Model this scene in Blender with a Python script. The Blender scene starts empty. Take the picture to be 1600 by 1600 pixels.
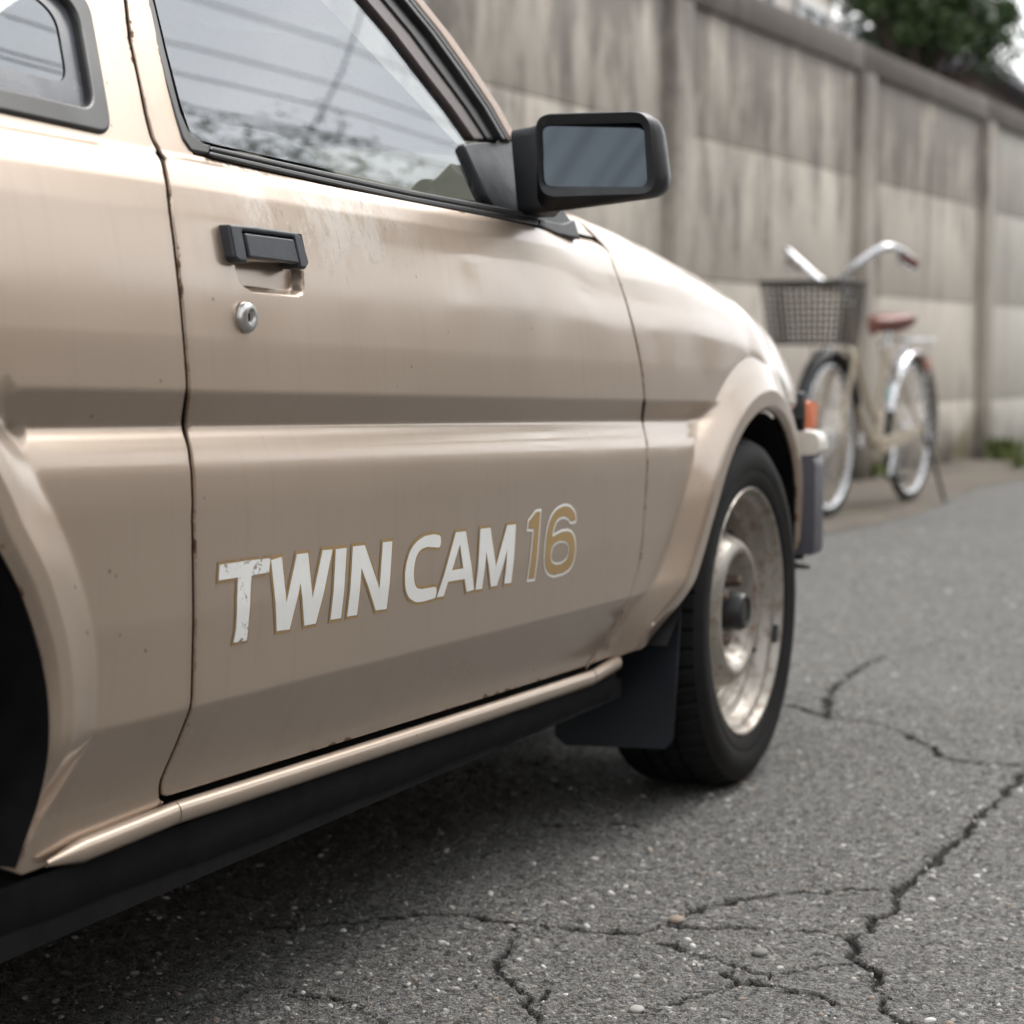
import bpy, bmesh, math, random
import numpy as np
from mathutils import Vector, Matrix
from mathutils.geometry import delaunay_2d_cdt
R = math.radians
random.seed(7); rng = np.random.default_rng(11)
sc = bpy.context.scene
col = sc.collection

# ------------------------------------------------------------------ camera
CAM = np.array([-3.376, -1.035, .739]); FP = 3200.; PHI = R(23.6); PIT = R(4.29)
_k0 = np.array([math.cos(PHI), math.sin(PHI), 0]); _r = np.array([math.sin(PHI), -math.cos(PHI), 0]); _z = np.array([0, 0, 1.])
_k = _k0*math.cos(PIT) - _z*math.sin(PIT); _u = _z*math.cos(PIT) + _k0*math.sin(PIT)
cd = bpy.data.cameras.new('camera'); cam = bpy.data.objects.new('camera', cd); col.objects.link(cam); sc.camera = cam
cd.sensor_width = 36; cd.lens = 72; cd.clip_start = .05; cd.clip_end = 2000
M3 = Matrix(((_r[0], _u[0], -_k[0]), (_r[1], _u[1], -_k[1]), (_r[2], _u[2], -_k[2])))
cam.matrix_world = Matrix.Translation(Vector(CAM)) @ M3.to_4x4()
cd.dof.use_dof = True; cd.dof.focus_distance = 2.22; cd.dof.aperture_fstop = 4.9; cd.dof.aperture_blades = 7

# ------------------------------------------------------------------ world
SUN_EL, SUN_AZ = R(50), R(108)          # sun behind thin cloud, up the street ahead of the car
w = bpy.data.worlds.new('World'); sc.world = w; w.use_nodes = True
nt = w.node_tree; N = nt.nodes; L = nt.links; N.clear()
out = N.new('ShaderNodeOutputWorld'); bg = N.new('ShaderNodeBackground'); bg.inputs[1].default_value = .078
sky = N.new('ShaderNodeTexSky'); sky.sky_type = 'NISHITA'; sky.sun_disc = False
sky.sun_elevation = SUN_EL; sky.sun_rotation = SUN_AZ; sky.dust_density = 3.; sky.air_density = 1.
hs = N.new('ShaderNodeHueSaturation'); hs.inputs['Saturation'].default_value = .22
tc = N.new('ShaderNodeTexCoord'); mp = N.new('ShaderNodeMapping'); mp.inputs['Scale'].default_value = (1, 1, 2.2)
nz = N.new('ShaderNodeTexNoise'); nz.inputs['Scale'].default_value = 1.9; nz.inputs['Detail'].default_value = 7; nz.inputs['Roughness'].default_value = .55
cr = N.new('ShaderNodeValToRGB'); cr.color_ramp.elements[0].position = .3; cr.color_ramp.elements[0].color = (6.3, 6.9, 7.6, 1)
cr.color_ramp.elements[1].position = .72; cr.color_ramp.elements[1].color = (14.5, 14.5, 14.4, 1)
mx = N.new('ShaderNodeMixRGB'); mx.inputs[0].default_value = .82
L.new(sky.outputs[0], hs.inputs['Color']); L.new(tc.outputs['Generated'], mp.inputs[0]); L.new(mp.outputs[0], nz.inputs['Vector'])
L.new(nz.outputs[0], cr.inputs[0]); L.new(hs.outputs[0], mx.inputs[1]); L.new(cr.outputs[0], mx.inputs[2])
L.new(mx.outputs[0], bg.inputs[0]); L.new(bg.outputs[0], out.inputs[0])
sd = bpy.data.lights.new('sun', 'SUN'); sd.energy = 1.25; sd.angle = R(32); sd.color = (1, .97, .93)
so = bpy.data.objects.new('sun', sd); col.objects.link(so)
sv = Vector((math.cos(SUN_EL)*math.sin(SUN_AZ), math.cos(SUN_EL)*math.cos(SUN_AZ), math.sin(SUN_EL)))
so.rotation_euler = sv.to_track_quat('Z', 'Y').to_euler()
vs = sc.view_settings; vs.view_transform = 'Standard'; vs.look = 'None'; vs.gamma = 1; vs.exposure = 1.28; vs.use_curve_mapping = False
sc.render.engine = 'CYCLES'; sc.cycles.max_bounces = 8; sc.cycles.diffuse_bounces = 3; sc.cycles.glossy_bounces = 4; sc.cycles.transparent_max_bounces = 8; sc.cycles.use_adaptive_sampling = True; sc.cycles.adaptive_threshold = .02; sc.cycles.use_denoising = True

# ------------------------------------------------------------------ helpers
def ray(px, py): return _k + _r*(px-800)/FP - _u*(py-800)/FP
def onY(px, py, Y=0.):
    d = ray(px, py); return CAM + d*((Y-CAM[1])/d[1])
def onZ(px, py, Z=0.):
    d = ray(px, py); return CAM + d*((Z-CAM[2])/d[2])
def onX(px, py, X=0.):
    d = ray(px, py); return CAM + d*((X-CAM[0])/d[0])
def sstep(a, b, t):
    t = np.clip((t-a)/(b-a), 0, 1); return t*t*(3-2*t)

def tag(o, label=None, cat=None, group=None, kind=None):
    if label: o['label'] = label
    if cat: o['category'] = cat
    if group: o['group'] = group
    if kind: o['kind'] = kind
    return o
def thing(name, label, cat, loc=(0, 0, 0), rz=0, group=None):
    o = bpy.data.objects.new(name, None); col.objects.link(o); o.location = loc; o.rotation_euler = (0, 0, rz); o.empty_display_size = .1
    return tag(o, label, cat, group)
def link(name, me, m=None, parent=None, loc=None):
    o = bpy.data.objects.new(name, me); col.objects.link(o)
    if m is not None and len(me.materials) == 0: me.materials.append(m)
    if parent is not None: o.parent = parent
    if loc is not None: o.location = loc
    return o
def mesh(name, V, Fc, m=None, parent=None, smooth=False, normals=None, attrs=None, loc=None):
    me = bpy.data.meshes.new(name); me.from_pydata([tuple(map(float, v)) for v in V], [], [tuple(map(int, f)) for f in Fc])
    if smooth or normals is not None: me.polygons.foreach_set('use_smooth', [True]*len(me.polygons))
    me.update()
    if attrs:
        for k, a in attrs.items():
            at = me.attributes.new(k, 'FLOAT', 'POINT'); at.data.foreach_set('value', np.asarray(a, dtype=np.float32))
    if normals is not None: me.normals_split_custom_set_from_vertices([tuple(map(float, n)) for n in normals])
    return link(name, me, m, parent, loc)

class MB:
    """collects shapes for one mesh"""
    def __init__(s): s.V = []; s.F = []
    def add(s, V, F):
        n = len(s.V); s.V += [tuple(v) for v in V]; s.F += [tuple(i+n for i in f) for f in F]; return s
    def box(s, c, d, rz=0, rot=None):
        m = rot if rot is not None else Matrix.Rotation(rz, 3, 'Z'); V = []
        for x in (-.5, .5):
            for y in (-.5, .5):
                for z in (-.5, .5): V.append(Vector(c) + m @ Vector((x*d[0], y*d[1], z*d[2])))
        return s.add(V, [(0, 1, 3, 2), (4, 6, 7, 5), (0, 4, 5, 1), (2, 3, 7, 6), (0, 2, 6, 4), (1, 5, 7, 3)])
    def tube(s, pts, r, n=10, caps=True):
        P = [Vector(p) for p in pts]; rr = r if hasattr(r, '__len__') else [r]*len(P); V = []; F = []; up = None
        for i, p in enumerate(P):
            t = (P[min(i+1, len(P)-1)] - P[max(i-1, 0)]).normalized()
            if up is None: up = Vector((0, 0, 1)) if abs(t.z) < .9 else Vector((1, 0, 0))
            a = (up - t*up.dot(t)).normalized(); b = t.cross(a); up = a
            for j in range(n):
                q = 2*math.pi*j/n; V.append(p + (a*math.cos(q) + b*math.sin(q))*rr[i])
        for i in range(len(P)-1):
            for j in range(n): F.append((i*n+j, i*n+(j+1) % n, (i+1)*n+(j+1) % n, (i+1)*n+j))
        if caps: F.append(tuple(range(n))[::-1]); F.append(tuple((len(P)-1)*n+j for j in range(n)))
        return s.add(V, F)
    def lathe(s, prof, n=48, c=(0, 0, 0), mod=None):
        """profile of (radius, y) turned about the y axis"""
        V = []; F = []; m = len(prof)
        for j in range(n):
            q = 2*math.pi*j/n
            for i, (r, y) in enumerate(prof):
                if mod: r = mod(i, j, r)
                V.append((c[0]+r*math.cos(q), c[1]+y, c[2]+r*math.sin(q)))
        for j in range(n):
            for i in range(m-1): F.append((j*m+i, ((j+1) % n)*m+i, ((j+1) % n)*m+i+1, j*m+i+1))
        return s.add(V, F)
    def build(s, name, m, parent=None, smooth=False, bevel=0, sharp=40, loc=None):
        bm = bmesh.new(); vs_ = [bm.verts.new(v) for v in s.V]
        for f in s.F:
            try: bm.faces.new([vs_[i] for i in f])
            except ValueError: pass
        bmesh.ops.remove_doubles(bm, verts=bm.verts, dist=1e-6)
        if bevel: bmesh.ops.bevel(bm, geom=[e for e in bm.edges if e.is_manifold and e.calc_face_angle(0) > .5], offset=bevel, segments=2, affect='EDGES', profile=.5)
        bmesh.ops.recalc_face_normals(bm, faces=bm.faces)
        me = bpy.data.meshes.new(name); bm.to_mesh(me); bm.free()
        if smooth or bevel:
            me.polygons.foreach_set('use_smooth', [True]*len(me.polygons)); me.set_sharp_from_angle(angle=R(sharp))
        return link(name, me, m, parent, loc)

def spline(P, n=8, closed=False):
    P = [np.array(p, float) for p in P]; out_ = []; m = len(P)
    rngs = range(m) if closed else range(m-1)
    for i in rngs:
        p0 = P[(i-1) % m] if closed or i > 0 else P[i]; p1 = P[i]; p2 = P[(i+1) % m]
        p3 = P[(i+2) % m] if closed or i+2 < m else P[min(i+1, m-1)]
        for k in range(n):
            t = k/n; out_.append(.5*((2*p1)+(-p0+p2)*t+(2*p0-5*p1+4*p2-p3)*t*t+(-p0+3*p1-3*p2+p3)*t**3))
    if not closed: out_.append(P[-1])
    return out_

# ------------------------------------------------------------------ materials
class Mat:
    def __init__(s, name):
        s.m = bpy.data.materials.new(name); s.m.use_nodes = True; s.nt = s.m.node_tree; s.N = s.nt.nodes; s.L = s.nt.links
        s.b = s.N['Principled BSDF']; s._c = None
    def n(s, t, **kw):
        x = s.N.new('ShaderNode'+t)
        for k, v in kw.items():
            if hasattr(x, k): setattr(x, k, v)
            else: x.inputs[k].default_value = v
        return x
    def coord(s, scale=(1, 1, 1), which='Object', loc=(0, 0, 0)):
        if s._c is None: s._c = s.N.new('ShaderNodeTexCoord')
        m = s.n('Mapping'); m.inputs['Scale'].default_value = scale; m.inputs['Location'].default_value = loc
        s.L.new(s._c.outputs[which], m.inputs[0]); return m.outputs[0]
    def noise(s, sc_, detail=4, rough=.55, vec=None, out=0):
        x = s.n('TexNoise'); x.inputs['Scale'].default_value = sc_; x.inputs['Detail'].default_value = detail; x.inputs['Roughness'].default_value = rough
        s.L.new(vec if vec is not None else s.coord(), x.inputs['Vector']); return x.outputs[out]
    def ramp(s, f, stops, interp='LINEAR'):
        x = s.N.new('ShaderNodeValToRGB'); x.color_ramp.interpolation = interp; e = x.color_ramp.elements
        while len(e) < len(stops): e.new(.5)
        for i, (p, c) in enumerate(stops):
            e[i].position = p; e[i].color = tuple(c)+(1,) if hasattr(c, '__len__') else (c, c, c, 1)
        s.L.new(f, x.inputs[0]); return x.outputs[0]
    def mix(s, f, a, b, mode='MIX'):
        x = s.N.new('ShaderNodeMixRGB'); x.blend_type = mode
        for i, v in enumerate((f, a, b)):
            if isinstance(v, bpy.types.NodeSocket): s.L.new(v, x.inputs[i])
            elif i == 0: x.inputs[0].default_value = v
            else: x.inputs[i].default_value = tuple(v)+(1,) if hasattr(v, '__len__') else (v, v, v, 1)
        return x.outputs[0]
    def math(s, op, a, b=0.):
        x = s.N.new('ShaderNodeMath'); x.operation = op
        for i, v in enumerate((a, b)):
            if isinstance(v, bpy.types.NodeSocket): s.L.new(v, x.inputs[i])
            else: x.inputs[i].default_value = v
        return x.outputs[0]
    def set(s, **kw):
        for k, v in kw.items():
            k = k.replace('_', ' ')
            if isinstance(v, bpy.types.NodeSocket): s.L.new(v, s.b.inputs[k])
            elif hasattr(v, '__len__') and len(v) == 3: s.b.inputs[k].default_value = tuple(v)+(1,)
            else: s.b.inputs[k].default_value = v
        return s
    def bump(s, h, strength=.3, dist=.002):
        x = s.N.new('ShaderNodeBump'); x.inputs['Strength'].default_value = strength; x.inputs['Distance'].default_value = dist
        s.L.new(h, x.inputs['Height']); s.L.new(x.outputs[0], s.b.inputs['Normal']); return s

def simple(name, c, rough=.5, metal=0., var=.15, vs_=30, bump=0., coat=0., spec=.5):
    m = Mat(name); n = m.noise(vs_, 5); c = np.array(c)
    m.set(Base_Color=m.ramp(n, [(.3, tuple(c*(1-var))), (.7, tuple(np.minimum(c*(1+var), 1)))]), Roughness=m.ramp(m.noise(vs_*.7, 3), [(.3, max(rough-.08, .02)), (.7, min(rough+.08, 1))]), Metallic=metal, Coat_Weight=coat)
    m.b.inputs['Specular IOR Level'].default_value = spec
    if bump: m.bump(m.noise(vs_*12, 3), bump, .001)
    return m.m

def paint_mat(rusty=True):
    m = Mat('beige_metallic_paint'); v = m.coord()
    base = m.ramp(m.noise(1.7, 4), [(.3, (.455, .354, .272)), (.7, (.50, .393, .306))])
    # faint dirt mottling and vertical runs
    run = m.noise(9, 5, .6, m.coord((7, 1, .55)))
    base = m.mix(m.ramp(run, [(.52, 0), (.80, .13)]), base, (.25, .19, .145))
    dust = m.noise(26, 6, .65)
    base = m.mix(m.ramp(dust, [(.55, 0), (.8, .14)]), base, (.50, .43, .36))
    # oxidised patch of chalky paint high on the door, with etched water marks
    def blob(cx, cy, cz, sx, sz):
        s_ = m.coord((1/sx, 0.0001, 1/sz), loc=(-cx/sx, 0, -cz/sz)); g = m.n('TexGradient', gradient_type='SPHERICAL'); m.L.new(s_, g.inputs[0]); return g.outputs['Fac']
    ox = m.math('MULTIPLY', m.ramp(blob(-1.47, 0, .895, .25, .075), [(0, 0), (.5, 1)]), m.ramp(m.noise(16, 7, .7, m.coord((1, 1, .6))), [(.44, 0), (.60, 1)]))
    base = m.mix(m.math('MULTIPLY', ox, .55), base, (.66, .60, .54))
    pit = m.math('MULTIPLY', m.ramp(blob(-1.40, 0, .89, .26, .085), [(0, 0), (.4, 1)]), m.ramp(m.noise(85, 3, .6, m.coord((1.6, 1, .55))), [(.60, 0), (.67, 1)]))
    base = m.mix(m.math('MULTIPLY', pit, .5), base, (.23, .165, .13))
    # small dark chips
    vo = m.n('TexVoronoi'); vo.inputs['Scale'].default_value = 26; m.L.new(v, vo.inputs['Vector'])
    chip = m.math('MULTIPLY', m.ramp(vo.outputs['Distance'], [(.035, 1), (.06, 0)]), m.ramp(m.noise(3, 2), [(.5, 0), (.58, 1)]))
    base = m.mix(m.math('MULTIPLY', chip, .7), base, (.09, .06, .045))
    # rust creeping in from the panel edges
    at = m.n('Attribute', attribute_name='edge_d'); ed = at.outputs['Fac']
    nr = m.noise(38, 6, .68); hole = m.ramp(m.noise(6, 3), [(.42, 0), (.6, 1)])
    q = m.math('SUBTRACT', m.math('MULTIPLY', m.math('SUBTRACT', nr, .56), m.math('MULTIPLY', hole, .030 if rusty else .0)), ed)
    rust = m.ramp(m.math('ADD', m.math('MULTIPLY', q, 350), .5), [(.25, 0), (.75, 1)])
    rc = m.ramp(m.noise(120, 4), [(.35, (.06, .025, .012)), (.65, (.22, .10, .045))])
    base = m.mix(rust, base, rc)
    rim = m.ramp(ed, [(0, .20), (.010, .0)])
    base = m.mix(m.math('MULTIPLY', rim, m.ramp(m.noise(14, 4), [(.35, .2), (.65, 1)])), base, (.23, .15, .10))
    base = m.mix(m.math('LESS_THAN', ed, -.06), base, (.012, .010, .009))  # shade inside the panel gaps, with joint dirt, painted near-black on the flanges
    m.set(Base_Color=base, Metallic=m.ramp(rust, [(0, .72), (1, 0)]), Coat_Weight=m.ramp(rust, [(0, 1.), (1, 0)]),
          Roughness=m.ramp(rust, [(0, .37), (1, .85)]), Coat_Roughness=m.ramp(m.math('ADD', m.noise(5, 5), m.math('MULTIPLY', ox, .4)), [(.3, .035), (.9, .40)]), Coat_IOR=1.5)
    m.bump(m.math('ADD', m.math('MULTIPLY', m.noise(1.6, 1, .4, m.coord((1, 1, 2.2))), .55), m.math('ADD', m.math('MULTIPLY', m.noise(240, 2), .012), m.math('MULTIPLY', rust, -.05))), .30, .0060)
    return m.m
PAINT = paint_mat(); CLEAN = paint_mat(False)
RUBBER = simple('black_rubber_trim', (.016, .0155, .016), .42, bump=.1)
SEAL = simple('faded_rubber_seal', (.032, .030, .030), .45, var=.4, vs_=12, bump=.08)
PLASTIC = simple('black_moulded_plastic', (.011, .0115, .0135), .42, bump=.12, vs_=60)
HANDLE = simple('charcoal_moulded_plastic', (.028, .030, .037), .36, var=.2, vs_=60, bump=.10)
UNDER = simple('dark_underseal', (.005, .005, .0055), .9, var=.5, vs_=25, bump=.4, spec=.2)
BRONZE = simple('dark_bronze_frame_paint', (.10, .076, .074), .4, metal=.2)
FLAPM = simple('blue_black_flap_plastic', (.008, .0105, .015), .45, var=.25, vs_=9, bump=.1)
BUMPG = simple('grey_bumper_plastic', (.10, .098, .115), .45, var=.12)
BUMPW = simple('cream_bumper_top', (.62, .59, .53), .4, var=.06)
CHROME = simple('worn_chrome', (.62, .62, .62), .22, metal=1., var=.12)
ALU = simple('dull_silver_metal', (.50, .49, .48), .32, metal=.9, var=.1)
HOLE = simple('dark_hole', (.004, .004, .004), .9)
INTER = simple('dark_cabin_plastic', (.075, .070, .068), .6, bump=.15)
SEATM = simple('grey_seat_cloth', (.085, .080, .078), .9, bump=.3)
LINER = simple('grey_headliner', (.07, .066, .062), .9)
ORANGE = Mat('amber_lens'); ORANGE.set(Base_Color=(.85, .17, .02), Roughness=.22, Coat_Weight=.6); ORANGE.bump(ORANGE.noise(400, 1, .5, ORANGE.coord((1, 1, .05))), .3, .001); ORANGE = ORANGE.m

def tyre_mat():
    m = Mat('worn_tyre_rubber'); n = m.noise(14, 6, .65)
    m.set(Base_Color=m.ramp(n, [(.3, (.006, .0055, .0055)), (.7, (.013, .0115, .011))]), Roughness=.75); m.b.inputs['Specular IOR Level'].default_value = .2
    return m.bump(m.noise(180, 3), .2, .001).m
TYRE = tyre_mat()
def rim_mat():
    m = Mat('worn_silver_wheel_steel'); a = m.noise(9, 6, .7); b = m.noise(34, 6, .72)
    base = m.ramp(a, [(.3, (.29, .265, .23)), (.7, (.42, .39, .345))])
    rust = m.ramp(b, [(.50, 0), (.66, 1)]); base = m.mix(m.math('MULTIPLY', rust, .8), base, (.15, .075, .04))
    m.set(Base_Color=base, Metallic=m.ramp(rust, [(0, .45), (1, .1)]), Roughness=m.ramp(b, [(.4, .36), (.7, .65)]))
    return m.bump(b, .15, .002).m
RIM = rim_mat()
def glass_mat(name, tint, ior=2.0, dust=.06):
    m = Mat(name); m.N.remove(m.b); o = m.N['Material Output']
    t = m.n('BsdfTransparent'); t.inputs[0].default_value = tuple(tint)+(1,)
    g = m.n('BsdfGlossy'); g.inputs['Roughness'].default_value = .012; g.inputs['Color'].default_value = (.93, .96, 1, 1)
    f = m.n('Fresnel'); f.inputs['IOR'].default_value = ior
    x = m.n('MixShader'); m.L.new(f.outputs[0], x.inputs[0]); m.L.new(t.outputs[0], x.inputs[1]); m.L.new(g.outputs[0], x.inputs[2])
    d = m.n('BsdfDiffuse'); d.inputs[0].default_value = (.5, .48, .45, 1); y = m.n('MixShader')
    dn = m.ramp(m.noise(160, 3, .7), [(.5, dust*.35), (.72, dust*2.4)])
    m.L.new(dn, y.inputs[0]); m.L.new(x.outputs[0], y.inputs[1]); m.L.new(d.outputs[0], y.inputs[2]); m.L.new(y.outputs[0], o.inputs[0])
    bp = m.n('Bump'); bp.inputs['Strength'].default_value = .12; bp.inputs['Distance'].default_value = .004
    m.L.new(m.noise(1.5, 1), bp.inputs['Height']); m.L.new(bp.outputs[0], g.inputs['Normal'])
    return m.m
GLASS = glass_mat('side_window_glass', (.56, .62, .60), 2.7, .03)
WGLASS = glass_mat('windscreen_glass', (.36, .41, .40), 1.6, .03)
def mirror_mat():
    m = Mat('mirror_silvering'); m.set(Base_Color=(.062, .072, .082), Metallic=1., Roughness=.03); return m.m
MIRROR = mirror_mat()
def decal(name, c, wear=.0):
    m = Mat(name); n = m.noise(70, 6, .75); c = np.array(c)
    base = m.ramp(m.noise(25, 5), [(.3, tuple(c*.93)), (.7, tuple(c))])
    s = m.coord((1, 1, 1)); 
    if wear:
        f = m.ramp(n, [(wear, 0), (wear+.02, 1)]); base = m.mix(f, base, (.30, .24, .20))
    m.set(Base_Color=base, Roughness=.42, Coat_Weight=.15); return m.m
WHITE = decal('white_vinyl', (.83, .83, .81), .735)
WORNW = decal('chipped_white_vinyl', (.83, .83, .81), .575)
GOLD = decal('gold_vinyl', (.37, .24, .09), .70)

# ------------------------------------------------------------------ body surface of the car
ZR = [(.10, .080), (.30, .052), (.336, .045), (.411, .004), (.50, -.003), (.605, -.004), (.636, -.002), (.650, .0012), (.662, .0060), (.676, .0155), (.708, -.0055), (.76, -.003), (.82, .004), (.87, .014), (.90, .024), (.918, .033), (.927, .040), (.932, .050), (1.0, .050+.068*.42), (1.4, .050+.468*.42)]
_zs = np.arange(.10, 1.4, .0005); _ys = np.interp(_zs, *zip(*ZR))
def _gs(y, sig):
    n = int(sig*4/.0005); k = np.exp(-.5*(np.arange(-n, n+1)*.0005/sig)**2); k /= k.sum(); return np.convolve(np.pad(y, n, mode='edge'), k, 'valid')
_y4 = _gs(_ys, .0020); _y2 = _gs(_ys, .018); _y1 = _gs(_ys, .0022)
_mid = np.exp(-((_zs-.81)/.06)**4)                     # broad soft curvature between the crease and the shoulder
_tuck = np.exp(-((_zs-.411)/.05)**4)
_y6 = _gs(_ys, .0065); _bul = sstep(.60, .612, _zs)*(1-sstep(.660, .672, _zs))
_yt = _y4*(1-_mid)+_y2*_mid; _yt = _yt*(1-_bul)+_y6*_bul
_yt[_zs > .905] = (_y1*sstep(.905, .92, _zs) + _yt*(1-sstep(.905, .92, _zs)))[_zs > .905]
_yf = _gs(np.interp(_zs, [.10, .336, .411, .56, .80, .87, .90, .92], [.080, .045, .004, -.004, .000, .014, .024, .036]), .010)
_RK = [.0, .336, .411, .653, .676, .708, .82, .927, 1.6]
_SL = [-.0256, -.0256, -.0195, -.030, -.0228, -.0257, -.016, -.0095, 0]
def zref(x, z):
    # heights of the feature lines drop slightly towards the front of the car
    x = np.asarray(x, float); z = np.asarray(z, float); dx = np.clip(x, -3, .7)+1.75
    s = np.interp(z + .022*dx, _RK, _SL); return z - s*dx
def beltz(x): return .927 - .0095*(np.asarray(x, float)+1.75)
_HX = [-1.2, -.9, -.64, -.315, .05, .205, .37, .50, .60, .66]
_HZ = [.99, .965, .953, .938, .890, .850, .816, .766, .715, .650]
_hx = np.arange(-1.3, .72, .005); _hz = np.interp(_hx, _HX, _HZ); _hz = np.convolve(np.pad(_hz, 20, mode='edge'), np.ones(41)/41, 'valid')
def Hf(x): return np.interp(x, _hx, _hz)
def arcA(x): return np.interp(x, [-1.05, -.6, -.3, .1, .66], [.0, .065, .095, .10, .08])
def arcR(x): return np.interp(x, [-1.05, -.6, -.3, .1, .66], [.18, .18, .16, .14, .11])
def plan(x):
    x = np.asarray(x, float)
    return .010*np.clip(x+1.2, 0, 9)**2 + .20*np.clip(x-.12, 0, 9)**2 + .02*np.clip(-1.6-x, 0, 9)**2
def arch_pts(pts): return np.array(pts)
def body0(x, z):
    zr = zref(x, z); return np.interp(zr, _zs, _yt) + plan(x)
def polyd(x, z, P, closed=False):
    P = np.asarray(P); x = np.asarray(x, float); z = np.asarray(z, float); best = np.full(x.shape, 1e9)
    m = len(P) if closed else len(P)-1
    for i in range(m):
        a = P[i]; b = P[(i+1) % len(P)]; d = b-a; l = d@d+1e-12
        t = np.clip(((x-a[0])*d[0]+(z-a[1])*d[1])/l, 0, 1); best = np.minimum(best, (x-a[0]-t*d[0])**2+(z-a[1]-t*d[1])**2)
    return np.sqrt(best)
def inside(x, z, P):
    x = np.asarray(x, float); z = np.asarray(z, float); r = np.zeros(x.shape, bool); n = len(P); j = n-1
    for i in range(n):
        xi, zi = P[i]; xj, zj = P[j]
        if zi != zj: r ^= ((zi > z) != (zj > z)) & (x < (xj-xi)*(z-zi)/(zj-zi)+xi)
        j = i
    return r
ARCH_F = [(.378, .315), (.386, .36), (.372, .43), (.325, .53), (.245, .60), (.15, .638), (.06, .642), (-.035, .622), (-.12, .583), (-.19, .53), (-.245, .467), (-.30, .40), (-.36, .345), (-.43, .30)]
ARCH_R = [(-2.80, .33), (-2.83, .45), (-2.79, .58), (-2.69, .69), (-2.52, .755), (-2.33, .75), (-2.19, .69)]+[tuple(onY(*q, -.012)[[0, 2]]) for q in [(-60, 745), (0, 862), (35, 932), (60, 1000), (75, 1060), (81, 1120), (79, 1185), (66, 1250), (46, 1312), (30, 1358)]]
AF = np.array(spline(ARCH_F, 11)); AR = np.array(spline(ARCH_R, 6))
POCKET = None
def body(x, z, pocket=True):
    x = np.asarray(x, float); z = np.asarray(z, float)
    zr = zref(x, z)
    rec = np.interp(zr, _zs, _yt); flat = np.interp(zr, _zs, _yf)
    df = polyd(x, z, AF); dr = polyd(x, z, AR)
    wf = 1 - sstep(.070, .125, df); wr = 1-sstep(.050, .095, dr)
    w_ = np.maximum(wf, wr)*(1-sstep(.80, .90, zr))
    y = rec*(1-w_) + flat*w_ + plan(x)
    def flare(d, F, w0, w1):
        lip = .012*(1-sstep(0, .014, d)); t = np.clip((w1-d)/(w1-w0), 0, 1)
        t = np.where(t < .12, t*t/.24, np.where(t > .8, 1-(1-t)**2/.4*1.0-.0, t-.06)); t = np.clip(t/.94, 0, 1)
        return -F*t + lip
    y = y + flare(df, .029, .028, .102) + flare(dr, .018, .018, .090)
    zs_ = Hf(x)-arcR(x); q = np.clip((z-zs_)/arcR(x), 0, .985)
    y = y + arcA(x)*(1-np.sqrt(1-q*q))*sstep(-1.05, -.62, x)
    if POCKET is not None and pocket:
        m_ = inside(x, z, POCKET); dd = polyd(x, z, POCKET, True); y = y + np.where(m_, .0125*sstep(0, .0075, dd), 0)
    return y
def bsurf(off=0.): return lambda x, z: np.stack([x, body(x, z)+off, z], -1)
def nsurf(off=0.): return lambda x, z: np.stack([x, body(x, z, False)+off, z], -1)
def v_of(x, z):
    zs_ = Hf(x)-arcR(x); r = arcR(x); return np.where(z > zs_, zs_+r*1.25*np.arcsin(np.clip((z-zs_)/r, 0, 1)), z)
def upper(x, z):     # plane of the side glass and window frames
    return .0495+plan(x)+.42*(z-beltz(x)) + .010*sstep(0, .4, z-beltz(x))
def usurf(off=0.): return lambda x, z: np.stack([x, upper(x, z)+off, z], -1)
def fsurf(x, v):     # fender: side, rolled shoulder, then the flat top running in to the bonnet
    zs_ = Hf(x)-arcR(x); r = arcR(x); a = arcA(x); th = np.clip((v-zs_)/(r*1.25), 0, math.pi/2*1.)
    over = v > zs_; z = np.where(over, zs_+r*np.sin(th), v)
    yb = body(x, np.minimum(z, zs_)); yz = body0(x, np.minimum(z, beltz(x)-.012))-body0(x, zs_)
    y = np.where(over, yb+a*(1-np.cos(th))+np.clip(yz, 0, .03), yb)
    ex = np.clip(v-zs_-r*1.25*math.pi/2, 0, 9); y = y+ex; z = z+.035*ex*(1-ex*.6)
    return np.stack([x, y, z], -1)
def px_body(px, py, off=0., S=lambda x, z: body(x, z, False)):
    y = 0.
    for _ in range(7):
        P = onY(px, py, y); y = float(S(np.array([P[0]]), np.array([P[2]]))[0])+off
    return (P[0], P[2])
def pxb(L_, off=0.): return [px_body(a, b, off) for a, b in L_]
def pxu(L_, off=0.): return [px_body(a, b, off, upper) for a, b in L_]

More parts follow.
